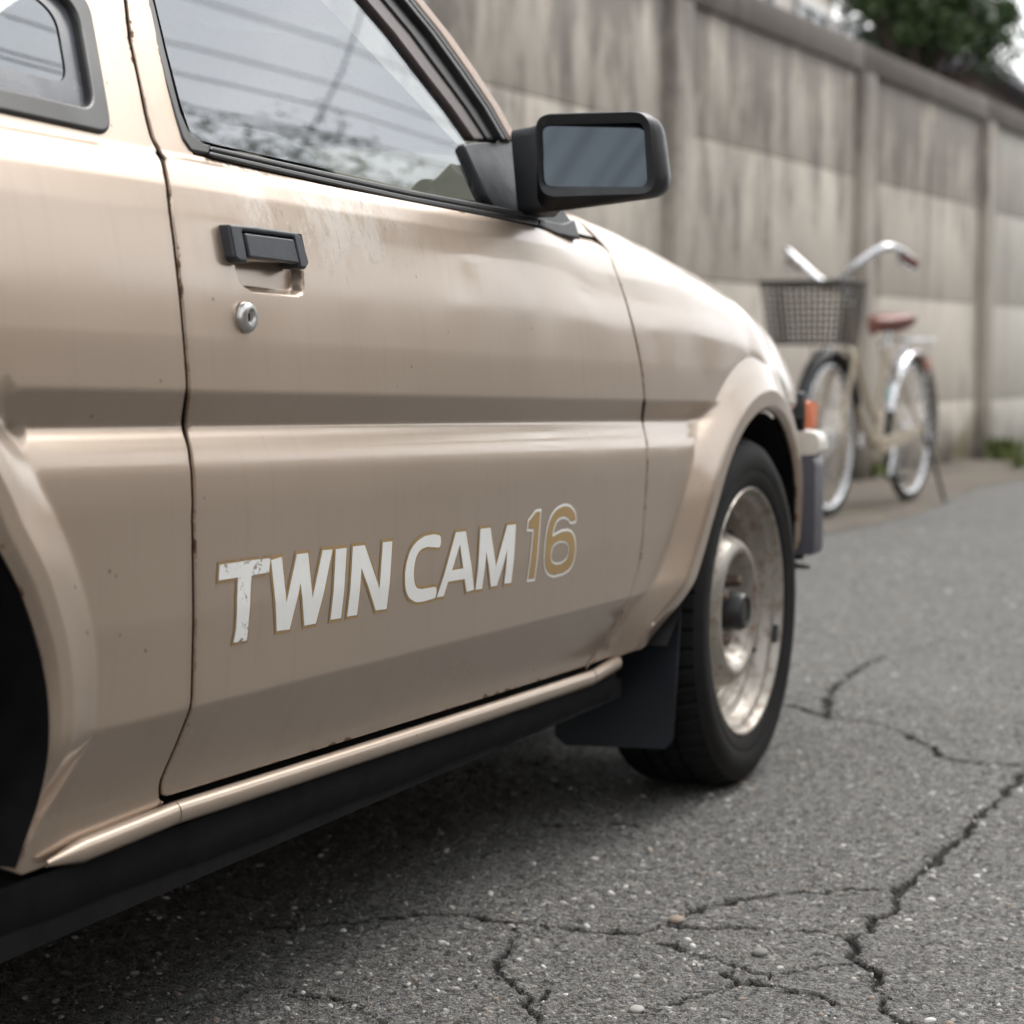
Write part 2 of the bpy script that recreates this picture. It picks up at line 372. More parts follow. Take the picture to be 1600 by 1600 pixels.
_rows = [v for v in np.arange(.26, 1.42, .007)]
for f_ in (.411, .640, .653, .668, .676, .692, .708, .760, .905, .918, .925, .932): _rows += list(np.arange(f_-.0085, f_+.0086, .0013))
_rows = sorted(_rows); _r2 = [_rows[0]]
for v in _rows[1:]:
    if v-_r2[-1] > .0011: _r2.append(v)
_rows = np.array(_r2)
def body_grid(x0, x1, zmax=1.3):
    xs = np.arange(x0, x1, .012); X_, Z_ = np.meshgrid(xs, _rows, indexing='ij'); X_ = X_.ravel(); zr = Z_.ravel(); z = zr.copy()
    for _ in range(8): z = z+(zr-zref(X_, z))
    k = (polyd(X_, z, AF) > .108) & (polyd(X_, z, AR) > .108) & (z < zmax); pts = [np.stack([X_[k], z[k]], 1)]
    for A_ in (AF, AR):
        q = np.concatenate([A_]); c_ = np.array(q); t_ = np.gradient(c_, axis=0); n_ = np.stack([t_[:, 1], -t_[:, 0]], 1); n_ /= np.linalg.norm(n_, axis=1, keepdims=True)
        if A_ is AF: n_ = n_ if (n_[len(n_)//2]@np.array([0, 1.])) > 0 else -n_
        else: n_ = n_ if (n_[len(n_)//2]@np.array([0, 1.])) > 0 else -n_
        for d in np.concatenate([np.arange(.002, .05, .003), np.arange(.05, .107, .0035)]):
            p_ = c_+n_*d; dd = polyd(p_[:, 0], p_[:, 1], A_); p_ = p_[np.abs(dd-d) < .0015]; pts.append(p_)
    gx_, gz_ = np.meshgrid(np.arange(x0, x1, .007), np.arange(.24, 1.0, .006)); gx_ = gx_.ravel(); gz_ = gz_.ravel()
    for A_ in (AF, AR):
        d_ = polyd(gx_, gz_, A_); e_ = np.minimum(np.hypot(gx_-A_[0][0], gz_-A_[0][1]), np.hypot(gx_-A_[-1][0], gz_-A_[-1][1])); k = (d_ < .107) & (e_ < d_+.0015); pts.append(np.stack([gx_[k], gz_[k]], 1))
    return np.concatenate(pts)
def densify(P, step):
    P = [np.array(p, float) for p in P]; o_ = []
    for i in range(len(P)):
        a = P[i]; b = P[(i+1) % len(P)]; n = max(1, int(math.ceil(np.linalg.norm(b-a)/step)))
        for k in range(n): o_.append(a+(b-a)*k/n)
    return np.array(o_)
def area(P): x, z = P[:, 0], P[:, 1]; return .5*np.sum(x*np.roll(z, -1)-np.roll(x, -1)*z)
def offset(P, d):
    """move a closed counter-clockwise outline outwards by d"""
    P = np.asarray(P, float); e = np.roll(P, -1, 0)-P; l = np.linalg.norm(e, axis=1, keepdims=True)+1e-12; n = np.stack([e[:, 1], -e[:, 0]], 1)/l
    n0 = np.roll(n, 1, 0); m = n+n0; ln = np.sum(m*m, 1, keepdims=True)
    m = 2*m/np.maximum(ln, .35); return P+m*d, m/np.maximum(np.linalg.norm(m, axis=1, keepdims=True), 1e-9)
def roundc(P, r, n=4):
    """round the corners of a closed outline"""
    P = [np.array(p, float) for p in P]; o_ = []; m = len(P)
    for i in range(m):
        a, b, c = P[i-1], P[i], P[(i+1) % m]; u1 = a-b; u2 = c-b; l1 = np.linalg.norm(u1); l2 = np.linalg.norm(u2); u1 /= l1; u2 /= l2
        if u1@u2 < -.97: o_.append(b); continue
        t = min(r, l1*.45, l2*.45)
        for k in range(n+1):
            s = k/n; o_.append((1-s)**2*(b+u1*t)+2*s*(1-s)*b+s*s*(b+u2*t))
    return o_
def panel(name, P, S, m, parent, gap=0., bev=.003, depth=.018, grid=(.012, .006), step=.008, holes=(), extra=None, flange=True, nseg=3, din=(0, 1, 0), free=None):
    din = np.array(din, float)
    loops = []
    for k, q in enumerate([P]+list(holes)):
        q = np.array([tuple(t) for t in q], float)
        if area(q) < 0: q = q[::-1]
        if k == 0 and gap: q, _ = offset(densify(q, step), -gap)
        q = densify(q, step); sgn = 1 if k == 0 else -1
        inn, nn = offset(q, -sgn*bev) if flange else (q, offset(q, 0)[1]); loops.append((inn, nn*sgn))
    O = loops[0][0]; x0, z0 = O.min(0); x1, z1 = O.max(0)
    gx, gz = np.meshgrid(np.arange(x0, x1, grid[0]), np.arange(z0, z1, grid[1])); gx = gx+(np.arange(gx.shape[0]) % 2)[:, None]*grid[0]*.5; gx = gx.ravel(); gz = gz.ravel()
    if free is not None: gx, gz = free[:, 0], free[:, 1]
    if extra is not None: gx = np.concatenate([gx, extra[:, 0]]); gz = np.concatenate([gz, extra[:, 1]])
    keep = inside(gx, gz, O)
    for l, _ in loops[1:]: keep &= ~inside(gx, gz, l)
    gx, gz = gx[keep], gz[keep]; dmin = np.full(gx.shape, 1e9)
    for l, _ in loops: dmin = np.minimum(dmin, polyd(gx, gz, l, True))
    k2 = dmin > (.0016 if free is not None else min(grid)*.45); gx, gz = gx[k2], gz[k2]
    pts = []; edges = []; 
    for l, _ in loops:
        n0 = len(pts); pts += [tuple(p) for p in l]; edges += [(n0+i, n0+(i+1) % len(l)) for i in range(len(l))]
    nb = len(pts); pts += list(zip(gx.tolist(), gz.tolist()))
    vo, eo, fo, ov, oe, of = delaunay_2d_cdt([Vector(p) for p in pts], edges, [], 0, 1e-7)
    V2 = np.array([(v.x, v.y) for v in vo]); T = np.array([f for f in fo]); c = V2[T].mean(1)
    keep = inside(c[:, 0], c[:, 1], O)
    for l, _ in loops[1:]: keep &= ~inside(c[:, 0], c[:, 1], l)
    T = T[keep]; orig = {}
    for i, lst in enumerate(ov):
        for j in lst: orig[j] = i
    def SN(xz):
        x, z = xz[:, 0], xz[:, 1]; e = 4e-4; p = S(x, z); a = S(x+e, z)-S(x-e, z); b = S(x, z+e)-S(x, z-e); n = np.cross(a, b)
        n /= np.linalg.norm(n, axis=1, keepdims=True)+1e-12; return p, n
    P3, N3 = SN(V2); out_sign = -1 if (N3@din).mean() > 0 else 1; N3 = N3*out_sign
    ed = np.full(len(V2), 1e9)
    for l, _ in loops: ed = np.minimum(ed, polyd(V2[:, 0], V2[:, 1], l, True))
    # wind the triangles outwards
    tn = np.cross(P3[T[:, 1]]-P3[T[:, 0]], P3[T[:, 2]]-P3[T[:, 0]]); flip = np.sum(tn*N3[T[:, 0]], 1) < 0; T[flip] = T[flip][:, ::-1]
    Vs = [P3]; Ns = [N3]; Ed = [ed]; Fs = T.tolist(); base = len(P3)
    if flange:
        n0 = 0
        for l, nn in loops:
            m_ = len(l); idx = [orig[n0+i] for i in range(m_)]; n0 += m_
            p, n = SN(l); n = n*out_sign
            q, _ = SN(l+nn*1e-3); o3 = q-p; o3 /= np.linalg.norm(o3, axis=1, keepdims=True)+1e-12
            prev = idx
            rings = [(math.sin(t), 1-math.cos(t), t) for t in np.linspace(0, math.pi/2, nseg+1)[1:]]+[(1., None, math.pi/2)]
            for (so_, dd, t) in rings:
                dep = bev*dd if dd is not None else depth
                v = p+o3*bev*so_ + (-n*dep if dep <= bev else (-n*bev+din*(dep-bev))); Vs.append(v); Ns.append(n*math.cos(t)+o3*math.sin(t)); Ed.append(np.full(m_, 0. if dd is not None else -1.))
                cur = list(range(base, base+m_)); base += m_
                for i in range(m_):
                    a, b = prev[i], prev[(i+1) % m_]; c2, d2 = cur[(i+1) % m_], cur[i]; Fs.append((a, b, c2, d2))
                prev = cur
    V = np.concatenate(Vs); NN = np.concatenate(Ns); EE = np.concatenate(Ed)
    # fix winding of flange quads
    nT = len(T); Q = Fs[nT:]
    if Q:
        Qa = np.array(Q); tn = np.cross(V[Qa[:, 1]]-V[Qa[:, 0]], V[Qa[:, 3]]-V[Qa[:, 0]]); av = NN[Qa].mean(1); fl = np.sum(tn*av, 1) < 0; Qa[fl] = Qa[fl][:, ::-1]; Fs = T.tolist()+Qa.tolist()
    return mesh(name, V, Fs, m, parent, normals=NN, attrs={'edge_d': EE})

# ================================================================== THE CAR
W = 1.625
car = thing('parked_car', 'beige two-door hatchback with TWIN CAM 16 lettering on its door, parked on cracked asphalt', 'car')
REAR = [(150, -150), (170, -75), (190, 0), (203, 60), (217, 125), (229, 190), (235, 215), (247, 231), (255, 247), (262, 300), (278, 420), (289, 540), (295, 608), (286, 665), (298, 705), (302, 820), (304, 960), (301, 1105), (277, 1165), (254, 1215), (248, 1236), (256, 1249)]
FRONT = [(915, 1044), (938, 1010), (965, 968), (986, 935), (1000, 880), (1009, 780), (1012, 692), (1003, 657), (1008, 625), (1003, 575), (988, 505), (967, 435), (950, 391)]
def soft(P, r, n=4):
    P = [np.array(p, float) for p in P]; o_ = [P[0]]
    for i in range(1, len(P)-1):
        u1 = P[i-1]-P[i]; u2 = P[i+1]-P[i]; l1 = np.linalg.norm(u1); l2 = np.linalg.norm(u2); t = min(r, l1*.49, l2*.49)
        for k in range(n+1): q_ = k/n; o_.append((1-q_)**2*(P[i]+u1/l1*t)+2*q_*(1-q_)*P[i]+q_*q_*(P[i]+u2/l2*t))
    return o_+[P[-1]]
REAR = [(150, -150), (170, -75), (190, 0), (204, 62), (218, 125), (230, 185), (239, 219), (250, 236), (258, 262), (267, 330), (278, 420), (288, 520), (294.5, 606), (286, 665), (298, 704), (302.5, 830), (304, 960), (301, 1103), (276, 1166), (251, 1222), (252, 1247), (262, 1249)]
rearg = pxb(soft(REAR[3:], 16)); frontg = pxb(soft(FRONT, 16)); _e = frontg[-1]; frontg = frontg + [(_e[0]-.022, _e[1]+.014), (_e[0]-.048, min(_e[1]+.030, .940))]
up_r = pxu(REAR[:3]); 
topz = 1.24
xr0 = up_r[0][0]-(topz-up_r[0][1])*.36
belt_px = [(905, 372), (842, 354), (700, 324), (500, 284), (400, 260), (318, 241), (300, 234), (288, 220), (276, 190), (262, 140), (247, 80), (231, 10), (218, -50)]
belt = pxb([(905, 371), (842, 353), (700, 323), (500, 283), (400, 259), (330, 243)])
wl = pxu([(300, 236), (286, 216), (262, 140), (231, 10), (213, -70)])
pk = pxb([(362, 395), (366, 412), (372, 435), (381, 449), (396, 458), (430, 461), (466, 464), (474, 461), (476, 450), (475, 425), (476, 400)])
POCKET = np.array(roundc(pk, .004))
door_poly = list(rearg) + list(frontg) + [(frontg[-1][0]-.004, .948), (-.80, .952), (-.805, .93)] + list(belt) + list(wl) + [(wl[-1][0]-.02, topz-.02), (xr0, topz)] + list(up_r)
gx, gz = np.meshgrid(np.arange(POCKET[:, 0].min()-.01, POCKET[:, 0].max()+.01, .0018), np.arange(POCKET[:, 1].min()-.01, POCKET[:, 1].max()+.01, .0018)); ex = np.stack([gx.ravel(), gz.ravel()], 1)
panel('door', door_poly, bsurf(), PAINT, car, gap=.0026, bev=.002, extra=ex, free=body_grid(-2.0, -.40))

# fender
arch_f_edge = [(x, z) for x, z in AF]
fb = pxb([(985, 1030), (915, 1046)])
ft = [(x, Hf(x)-arcR(x)+arcR(x)*1.25*math.pi/2+.06) for x in np.linspace(.60, -.66, 15)]
nose = [(.385, .30), (.42, .42), (.43, .52), (.455, .58), (.49, .66), (.56, .80)]
fr = [px_body(985, 1030)]
a_front = [p for p in arch_f_edge if p[1] > .30][::-1]       # from the rear foot of the arch up and over to the nose
fedge = [(x, float(v_of(np.array([x]), np.array([z]))[0])) for x, z in frontg[::-1]]                                   # from the A-pillar down to the sill
fend = [(.43, .52), (.47, .58), (.505, .66), (.53, .74), (.585, .86)] + ft + [(fedge[0][0]-.012, fedge[0][1]+.16)] + fedge + fr + [p for p in a_front if p[0] > fr[0][0]+.02] + [(.394, .37), (.405, .44)]
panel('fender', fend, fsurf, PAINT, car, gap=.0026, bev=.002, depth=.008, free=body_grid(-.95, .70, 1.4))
# quarter panel with the rear arch
rg = [p for p in rearg]; bottom_r = [px_body(255, 1262), px_body(180, 1296), px_body(112, 1343), px_body(60, 1364), px_body(34, 1374)]
q_arch = [(x, z) for x, z in AR][::-1]
qp = list(up_r)+rg+bottom_r+q_arch+[(-2.81, .36), (-3.0, .36), (-3.12, .45), (-3.15, .70), (-3.1, .86), (-2.95, .935), (-2.62, 1.1), (-2.35, 1.22), (xr0-.02, topz)]
qp = [qp[0]]+qp[1:]
QW0 = np.array(pxu([(130, 0), (166, 206), (0, 170)])+[(-2.60, .965), (-2.40, 1.12), (-1.97, 1.18)]); QW0 = QW0 if area(QW0) > 0 else QW0[::-1]
def qoff(d, r=.02): return [tuple(p) for p in roundc(offset(QW0, d)[0], r, 6)]
qwin = qoff(0)
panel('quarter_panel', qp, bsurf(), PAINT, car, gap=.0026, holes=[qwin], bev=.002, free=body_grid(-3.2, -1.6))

# sill moulding: a rolled painted strip, in three lengths butted together
def sill_strip(px0, px1, name, taper=False):
    n = 40; V = []; Nn = []; F = []; k = 14
    xs = np.linspace(px0[0], px1[0], n)
    for i, x in enumerate(xs):
        f = i/(n-1); zc = px0[1]+(px1[1]-px0[1])*f
        r = .0118 if not taper else .0118*min(1, .25+f*3)
        yb = float(body0(np.array([x]), np.array([zc+.02]))[0])
        for j in range(k):
            a = R(140)-R(275)*j/(k-1); V.append((x, yb-.004-math.cos(a)*r*.7, zc+.0035+math.sin(a)*r)); Nn.append((0, -math.cos(a), math.sin(a)))
    for i in range(n-1):
        for j in range(k-1): F.append((i*k+j, i*k+j+1, (i+1)*k+j+1, (i+1)*k+j))
    ed = [min(i, n-1-i)*abs(px1[0]-px0[0])/n for i in range(n) for j in range(k)]
    return mesh(name, V, F, CLEAN, car, normals=Nn, attrs={'edge_d': ed})
s0 = px_body(62, 1355); s1 = px_body(262, 1275); s2 = px_body(917, 1062); s3 = px_body(984, 1040)
sill_strip(s0, (s1[0]-.0012, s1[1]), 'sill_strip', True); sill_strip(s1, (s2[0]-.002, s2[1]), 'sill_strip'); sill_strip(s2, s3, 'sill_strip')
# dark rocker under the strip
m = MB(); n = 50
prof = [(-.007, 0.0), (-.005, -.022), (.002, -.045), (.022, -.061), (.2, -.066)]
def rocker(x): return s0[1]+(s3[1]-s0[1])*(x-s0[0])/(s3[0]-s0[0])
V = []; F = []
for i in range(n):
    x = -2.12+(-.50+2.12)*i/(n-1); zc = rocker(x)-.005; yb = float(body0(np.array([x]), np.array([zc+.02]))[0])+.004
    for dy, dz in prof: V.append((x, yb+dy, zc+dz+(.0012*math.sin(x*17)+.0008*math.sin(x*51) if dz < -.04 else 0)))
for i in range(n-1):
    for j in range(4): F.append((i*5+j, i*5+j+1, (i+1)*5+j+1, (i+1)*5+j))
mesh('rocker_cover', V, F, UNDER, car, smooth=True)
# dark inner structure right behind the skin (what shows in the panel gaps) and the floor
def inner_wall(mirror=False):
    m = MB()
    for (x0_, x1_, z0_, z1_) in [(-2.0, -.50, .25, .88), (-2.9, -2.0, .76, .90), (-.50, -.36, .28, .80), (-.40, .15, .70, .745)]:
        m.box(((x0_+x1_)/2, .062+.01, (z0_+z1_)/2), (x1_-x0_, .02, z1_-z0_))
    return m
im = inner_wall(); im.box((-1.25, W/2, .235), (2.6-1.0, W-.12, .03)); im.box((-1.3, W/2, .30), (2.4, W-.3, .1)); im.box((.05, W/2, .45), (.9, W-.62, .3)); im.box((-2.5, W/2, .48), (1.0, W-.66, .3))
im.box((-1.3, W-.05, .27), (3.4, .04, .20)); im.box((.3, W/2, .27), (.9, W-.7, .10)); im.box((-2.7, W/2, .30), (.7, W-.7, .10)); im.box((-.56, W/2, .56), (.03, W-.16, .64)); im.box((-1.9, W/2, .5), (.02, W-.2, .42)); im.box((-1.25, W-.075, .55), (1.6, .02, .62))
im.box((.43, .33, .49), (.02, .62, .27)); im.box((.43, W-.33, .49), (.02, .62, .27)); im.box((-.02, .19, .725), (.80, .26, .02)); im.build('underbody', UNDER, car)
# wheel-arch liners
def liner(A, name, y0=-.012, y1=.30):
    A = np.array(A); c = A.mean(0); V = []; F = []
    for x, z in A:
        V += [(x, y0+float(plan(x))*1.0, z), (x+(x-c[0])*.0, y1, z)]
    for i in range(len(A)-1): F.append((2*i, 2*i+1, 2*i+3, 2*i+2))
    mesh(name, V, F, UNDER, car, smooth=True)
    m_ = MB(); m_.box((c[0], y1+.01, .50), (A[:, 0].max()-A[:, 0].min()+.02, .02, .5)); m_.build(name.replace('liner', 'inner_panel'), UNDER, car)
liner(AF, 'arch_liner'); liner(AR, 'arch_liner')
# door jamb pillar seen dark through the gaps, far side of the shell
def strip_u(name, pts, mat, off, bev=.002, depth=.01, rc=.004, holes=(), grid=(.02, .02), nseg=3):
    return panel(name, roundc(pxu(pts, off), rc) if rc else pxu(pts, off), usurf(off), mat, car, bev=bev, depth=depth, holes=holes, grid=grid, nseg=nseg)

cx_, cz_ = frontg[-1]; vv_ = float(v_of(np.array([cx_]), np.array([cz_]))[0])
panel('cowl_corner', [(cx_-.09, vv_-.025), (cx_+.03, vv_-.025), (cx_+.03, vv_+.16), (cx_-.09, vv_+.16)], lambda x, v: fsurf(x, v)+np.array([0, .0014, -.0014]), CLEAN, car, flange=False, grid=(.01, .006), din=(0, .2, -1))
# --- door window
GL = [(300, 216), (283, 165), (262, 85), (243, 5), (225, -60), (213, -140), (500, -160), (560, -60), (612, 2), (665, 62), (718, 125), (762, 180), (795, 225), (820, 300), (845, 340), (700, 310), (500, 262), (330, 224)]
g_o = .012
glass = panel('window_glass', pxu(GL, g_o), usurf(g_o), GLASS, car, flange=False, grid=(.05, .05), step=.03)
# rubber run down the rear edge of the glass
strip_u('window_seal', [(300, 236), (287, 217), (275, 180), (262, 135), (247, 78), (231, 8), (212, -70), (198, -140), (206, -140), (222, -70), (243, 10), (258, 75), (272, 132), (283, 175), (296, 205), (318, 222), (330, 226), (328, 242)], SEAL, -.004, bev=.003, depth=.016, rc=.003)
# belt moulding in a light upper lip and a black lower lip
strip_u('belt_moulding', [(329, 226), (420, 246), (500, 264), (640, 295), (760, 318), (842, 334), (842, 342), (760, 328), (640, 305), (500, 274), (420, 256), (328, 235)], SEAL, -.003, bev=.003, depth=.014, rc=0)
strip_u('belt_moulding', [(328, 235.5), (420, 256.5), (500, 274.5), (640, 305.5), (760, 328.5), (842, 342.5), (842, 352), (760, 337), (640, 314), (500, 283), (420, 265), (328, 243)], RUBBER, -.007, bev=.002, depth=.018, rc=0)
# frame up the A-pillar: bronze door frame, black seal, thin bright edge, painted pillar
def aline(d): return [(560+d, -75), (590+d, -32), (617+d, 0), (660+d*.97, 52), (704+d*.93, 112), (744+d*.85, 168), (775+d*.75, 218)]
def aband(d0, d1): return aline(d0)+aline(d1)[::-1]
strip_u('window_frame', aband(-44, -16), BRONZE, .004, bev=.003, depth=.02, rc=0)
strip_u('frame_seal', aband(-17, 17), RUBBER, -.000, bev=.004, depth=.03, rc=0)
strip_u('drip_moulding', aband(15, 22), SEAL, -.010, bev=.0025, depth=.02, rc=0)
strip_u('pillar_seal', aband(23, 31), RUBBER, -.006, bev=.002, depth=.03, rc=0)
strip_u('a_pillar', aband(30, 47), CLEAN, -.008, bev=.007, depth=.05, rc=0)
# sail patch carrying the mirror
strip_u('mirror_base', [(724, 224), (745, 221), (772, 221), (792, 206), (812, 216), (830, 250), (860, 300), (898, 352), (907, 372), (872, 364), (838, 350), (780, 333), (762, 308)], PLASTIC, .003, bev=.003, depth=.02, rc=.006)
strip_u('base_trim', [(843, 341), (880, 349), (898, 342), (907, 373), (874, 366), (843, 353)], SEAL, -.006, bev=.003, depth=.02, rc=.003)

# --- quarter window
panel('quarter_window_seal', qoff(.003), usurf(-.006), SEAL, car, bev=.004, depth=.02, holes=[qoff(-.020)], grid=(.02, .02))
panel('quarter_frit_band', qoff(-.018), usurf(.0035), simple('grey_glass_frit', (.10, .105, .12), .25), car, flange=False, holes=[qoff(-.040)], grid=(.03, .03))
panel('quarter_glass', qoff(-.016), usurf(.005), GLASS, car, flange=False, grid=(.05, .05))

# --- door handle
HB = roundc(pxb([(357, 349), (400, 353), (462, 362), (470, 369), (483, 411), (478, 420), (469, 419), (458.5, 371), (378, 360.5), (387, 410.5), (374, 409), (367, 402)], -.011), .0022)
LV = pxb([(380.5, 363.5), (457, 373.5), (466.5, 412), (389, 402)], -.011)
hb = panel('door_handle', HB, nsurf(-.012), HANDLE, car, bev=.0032, depth=.020, grid=(.006, .006), step=.004)
lv = panel('handle_lever', roundc(LV, .002), nsurf(-.0125), HANDLE, hb, bev=.0022, depth=.009, grid=(.006, .006), step=.004)
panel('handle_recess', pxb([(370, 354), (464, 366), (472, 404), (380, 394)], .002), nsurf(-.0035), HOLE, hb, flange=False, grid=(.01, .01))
# lock
P = px_body(382.5, 496); yb = float(body(np.array([P[0]]), np.array([P[1]]))[0])
m = MB(); m.lathe([(.0152, 0), (.0152, -.003), (.0140, -.0060), (.0110, -.0085), (.0080, -.0082), (.0072, -.0050), (.0066, -.0045), (0.0001, -.0045)], 40)
lk = m.build('door_lock', ALU, car, smooth=True, sharp=50, loc=(P[0], yb, P[1]))
m = MB(); m.box((0, -.0048, 0), (.0014, .0015, .008)); m.build('key_slot', HOLE, lk)

# --- lettering
def Z4(L_): return [(300+x*.2125, 850+y*.2125) for x, y in L_]
def Z5(L_): return [(620+x*.1875, 770+y*.1875) for x, y in L_]
T_ = Z4([(197, 152), (300, 138), (400, 122), (572, 103), (560, 208), (432, 232), (425, 330), (398, 706), (362, 716), (352, 700), (330, 722), (300, 724), (312, 660), (318, 620), (326, 400), (332, 246), (190, 268)])
W_ = Z4([(575, 118), (655, 95), (688, 430), (765, 75), (848, 65), (880, 395), (955, 45), (1028, 40), (905, 585), (820, 600), (792, 285), (712, 628), (618, 640)])
I_ = Z4([(1052, 38), (1132, 28), (1090, 545), (1012, 558)])
N_ = Z4([(1178, 18), (1265, 8), (1372, 330), (1398, -12), (1468, -21), (1425, 478), (1345, 488), (1240, 175), (1208, 522), (1135, 533)])
C_ = Z5([(365, 355), (300, 345), (230, 360), (165, 400), (110, 470), (75, 580), (60, 700), (65, 800), (90, 870), (150, 915), (220, 905), (322, 875), (328, 780), (200, 802), (160, 795), (140, 750), (135, 680), (140, 600), (160, 520), (195, 470), (250, 450), (360, 458)])
A_ = Z5([(487, 328), (570, 320), (638, 808), (575, 825), (560, 718), (422, 742), (385, 862), (326, 872)]); AH = Z5([(522, 428), (548, 630), (455, 645)])
M_ = Z5([(692, 300), (775, 290), (820, 610), (915, 270), (988, 262), (948, 750), (890, 758), (915, 470), (828, 775), (778, 782), (740, 490), (705, 800), (650, 808)])
ONE = Z5([(1095, 240), (1155, 160), (1193, 155), (1140, 715), (1090, 720), (1138, 300), (1090, 300)])
SIX = Z5([(1490, 232), (1482, 170), (1445, 118), (1390, 108), (1325, 140), (1275, 215), (1248, 320), (1234, 450), (1226, 560), (1236, 632), (1265, 678), (1310, 687), (1380, 667), (1438, 632), (1472, 560), (1482, 470), (1480, 390), (1458, 335), (1420, 318), (1370, 325), (1325, 348), (1288, 372), (1300, 300), (1320, 240), (1350, 205), (1390, 193), (1425, 208), (1443, 242)])
SIXH = Z5([(1300, 430), (1350, 400), (1400, 402), (1430, 432), (1430, 500), (1408, 560), (1360, 595), (1308, 598), (1280, 570), (1275, 500)])
def letter(poly, hole, fill, edge, name, w_, smooth_=False):
    P = pxb(poly); P = np.array(P); P = P if area(P) > 0 else P[::-1]
    if smooth_: P = np.array(roundc(P, .012, 3))
    H = []
    if hole:
        h = np.array(pxb(hole)); h = h if area(h) > 0 else h[::-1]
        if smooth_: h = np.array(roundc(h, .006, 3))
        H = [h]
    a = panel(name, P, bsurf(-.0009), fill, car, flange=False, grid=(.02, .01), step=.008, holes=H)
    P2 = offset(P, w_)[0]; H2 = [offset(h, -w_*.7)[0] for h in H]
    panel('letter_outline', P2, bsurf(-.0005), edge, a, flange=False, grid=(.02, .01), step=.008, holes=H2)
letter(T_, None, WORNW, decal('chipped_gold_vinyl', (.31, .195, .075), .56), 'letter', .0030)
for q in (W_, I_, N_, M_): letter(q, None, WHITE, GOLD, 'letter', .0032)
letter(C_, None, WHITE, GOLD, 'letter', .0032, True)
letter(A_, AH, WHITE, GOLD, 'letter', .0032)
letter(ONE, None, GOLD, WHITE, 'digit', .0034)
letter(SIX, SIXH, GOLD, WHITE, 'digit', .0034, True)

# --- mirror (its glass faces back towards the camera)
def loft(rings, close=True):
    V = []; F = []; n = len(rings[0])
    for r_ in rings: V += [tuple(p) for p in r_]
    for i in range(len(rings)-1):
        for j in range(n): F.append((i*n+j, i*n+(j+1) % n, (i+1)*n+(j+1) % n, (i+1)*n+j))
    return V, F
def rr(corners, r, n=6): return roundc([np.array(c, float) for c in corners], r, n)
def ring(x, c, r, lean=-.15): return [(x+lean*(p[0]+.05), p[0], p[1]) for p in rr(c, r)]
MX = -.86
c_in = [onX(*q, MX)[1:] for q in [(850, 196), (1001, 189), (1007, 291), (857, 292)]]
c_rim = [onX(*q, MX)[1:] for q in [(842, 181), (1010, 173), (1021, 301), (850, 309)]]
c_mid = [onX(*q, MX)[1:] for q in [(838, 178), (1018, 170), (1034, 303), (838, 334)]]
def sc_(c, f, dy=0, dz=0):
    c = np.array(c); g = c.mean(0); return [tuple(g+(p-g)*f+np.array([dy, dz])) for p in c]
V, F = loft([ring(MX+.014, c_in, .014), ring(MX+.001, c_in, .013), ring(MX-.003, c_rim, .022), ring(MX+.002, sc_(c_rim, 1.03), .025), ring(MX+.014, c_mid, .030), ring(MX+.04, sc_(c_mid, .97), .03), ring(MX+.065, sc_(c_mid, .82), .03), ring(MX+.078, sc_(c_mid, .5), .03), ring(MX+.08, sc_(c_mid, .1), .03)])
m = MB().add(V, F); mh = m.build('mirror_housing', PLASTIC, car, smooth=True, sharp=60)
rgl = ring(MX+.010, sc_(c_in, 1.0), .012); c0 = np.mean(np.array(rgl), 0); n = len(rgl)
# mirror glass turned a little outwards and up, as a driver sets it
Vg = [c0]+[c0+(np.array(p)-c0)*1.01 for p in rgl]
for i in range(1, len(Vg)): Vg[i] = Vg[i]+np.array([(Vg[i][1]-c0[1])*-.13+(Vg[i][2]-c0[2])*.095, 0, 0])
mesh('mirror_glass', Vg, [(0, i+1, (i+1) % n+1) for i in range(n)], MIRROR, mh)
# stalk from base to housing
def qy(y, c, r): return [(p[0], y, p[1]) for p in rr(c, r, 4)]
V, F = loft([qy(.060, [(-.875, 1.040), (-.80, 1.045), (-.77, .93), (-.85, .93)], .012), qy(.035, [(-.872, 1.043), (-.80, 1.05), (-.775, .93), (-.855, .93)], .012), qy(.018, [(-.862, 1.050), (-.80, 1.055), (-.79, .94), (-.855, .930)], .012), qy(-.01, [(-.850, 1.050), (-.80, 1.050), (-.80, .95), (-.850, .935)], .012)])
m = MB(); m.add(V, F); k = len(V)//4; m.F.append(tuple(range(k))); m.F.append(tuple(range(3*k, 4*k))); m.build('mirror_stalk', PLASTIC, car, smooth=True, sharp=55)

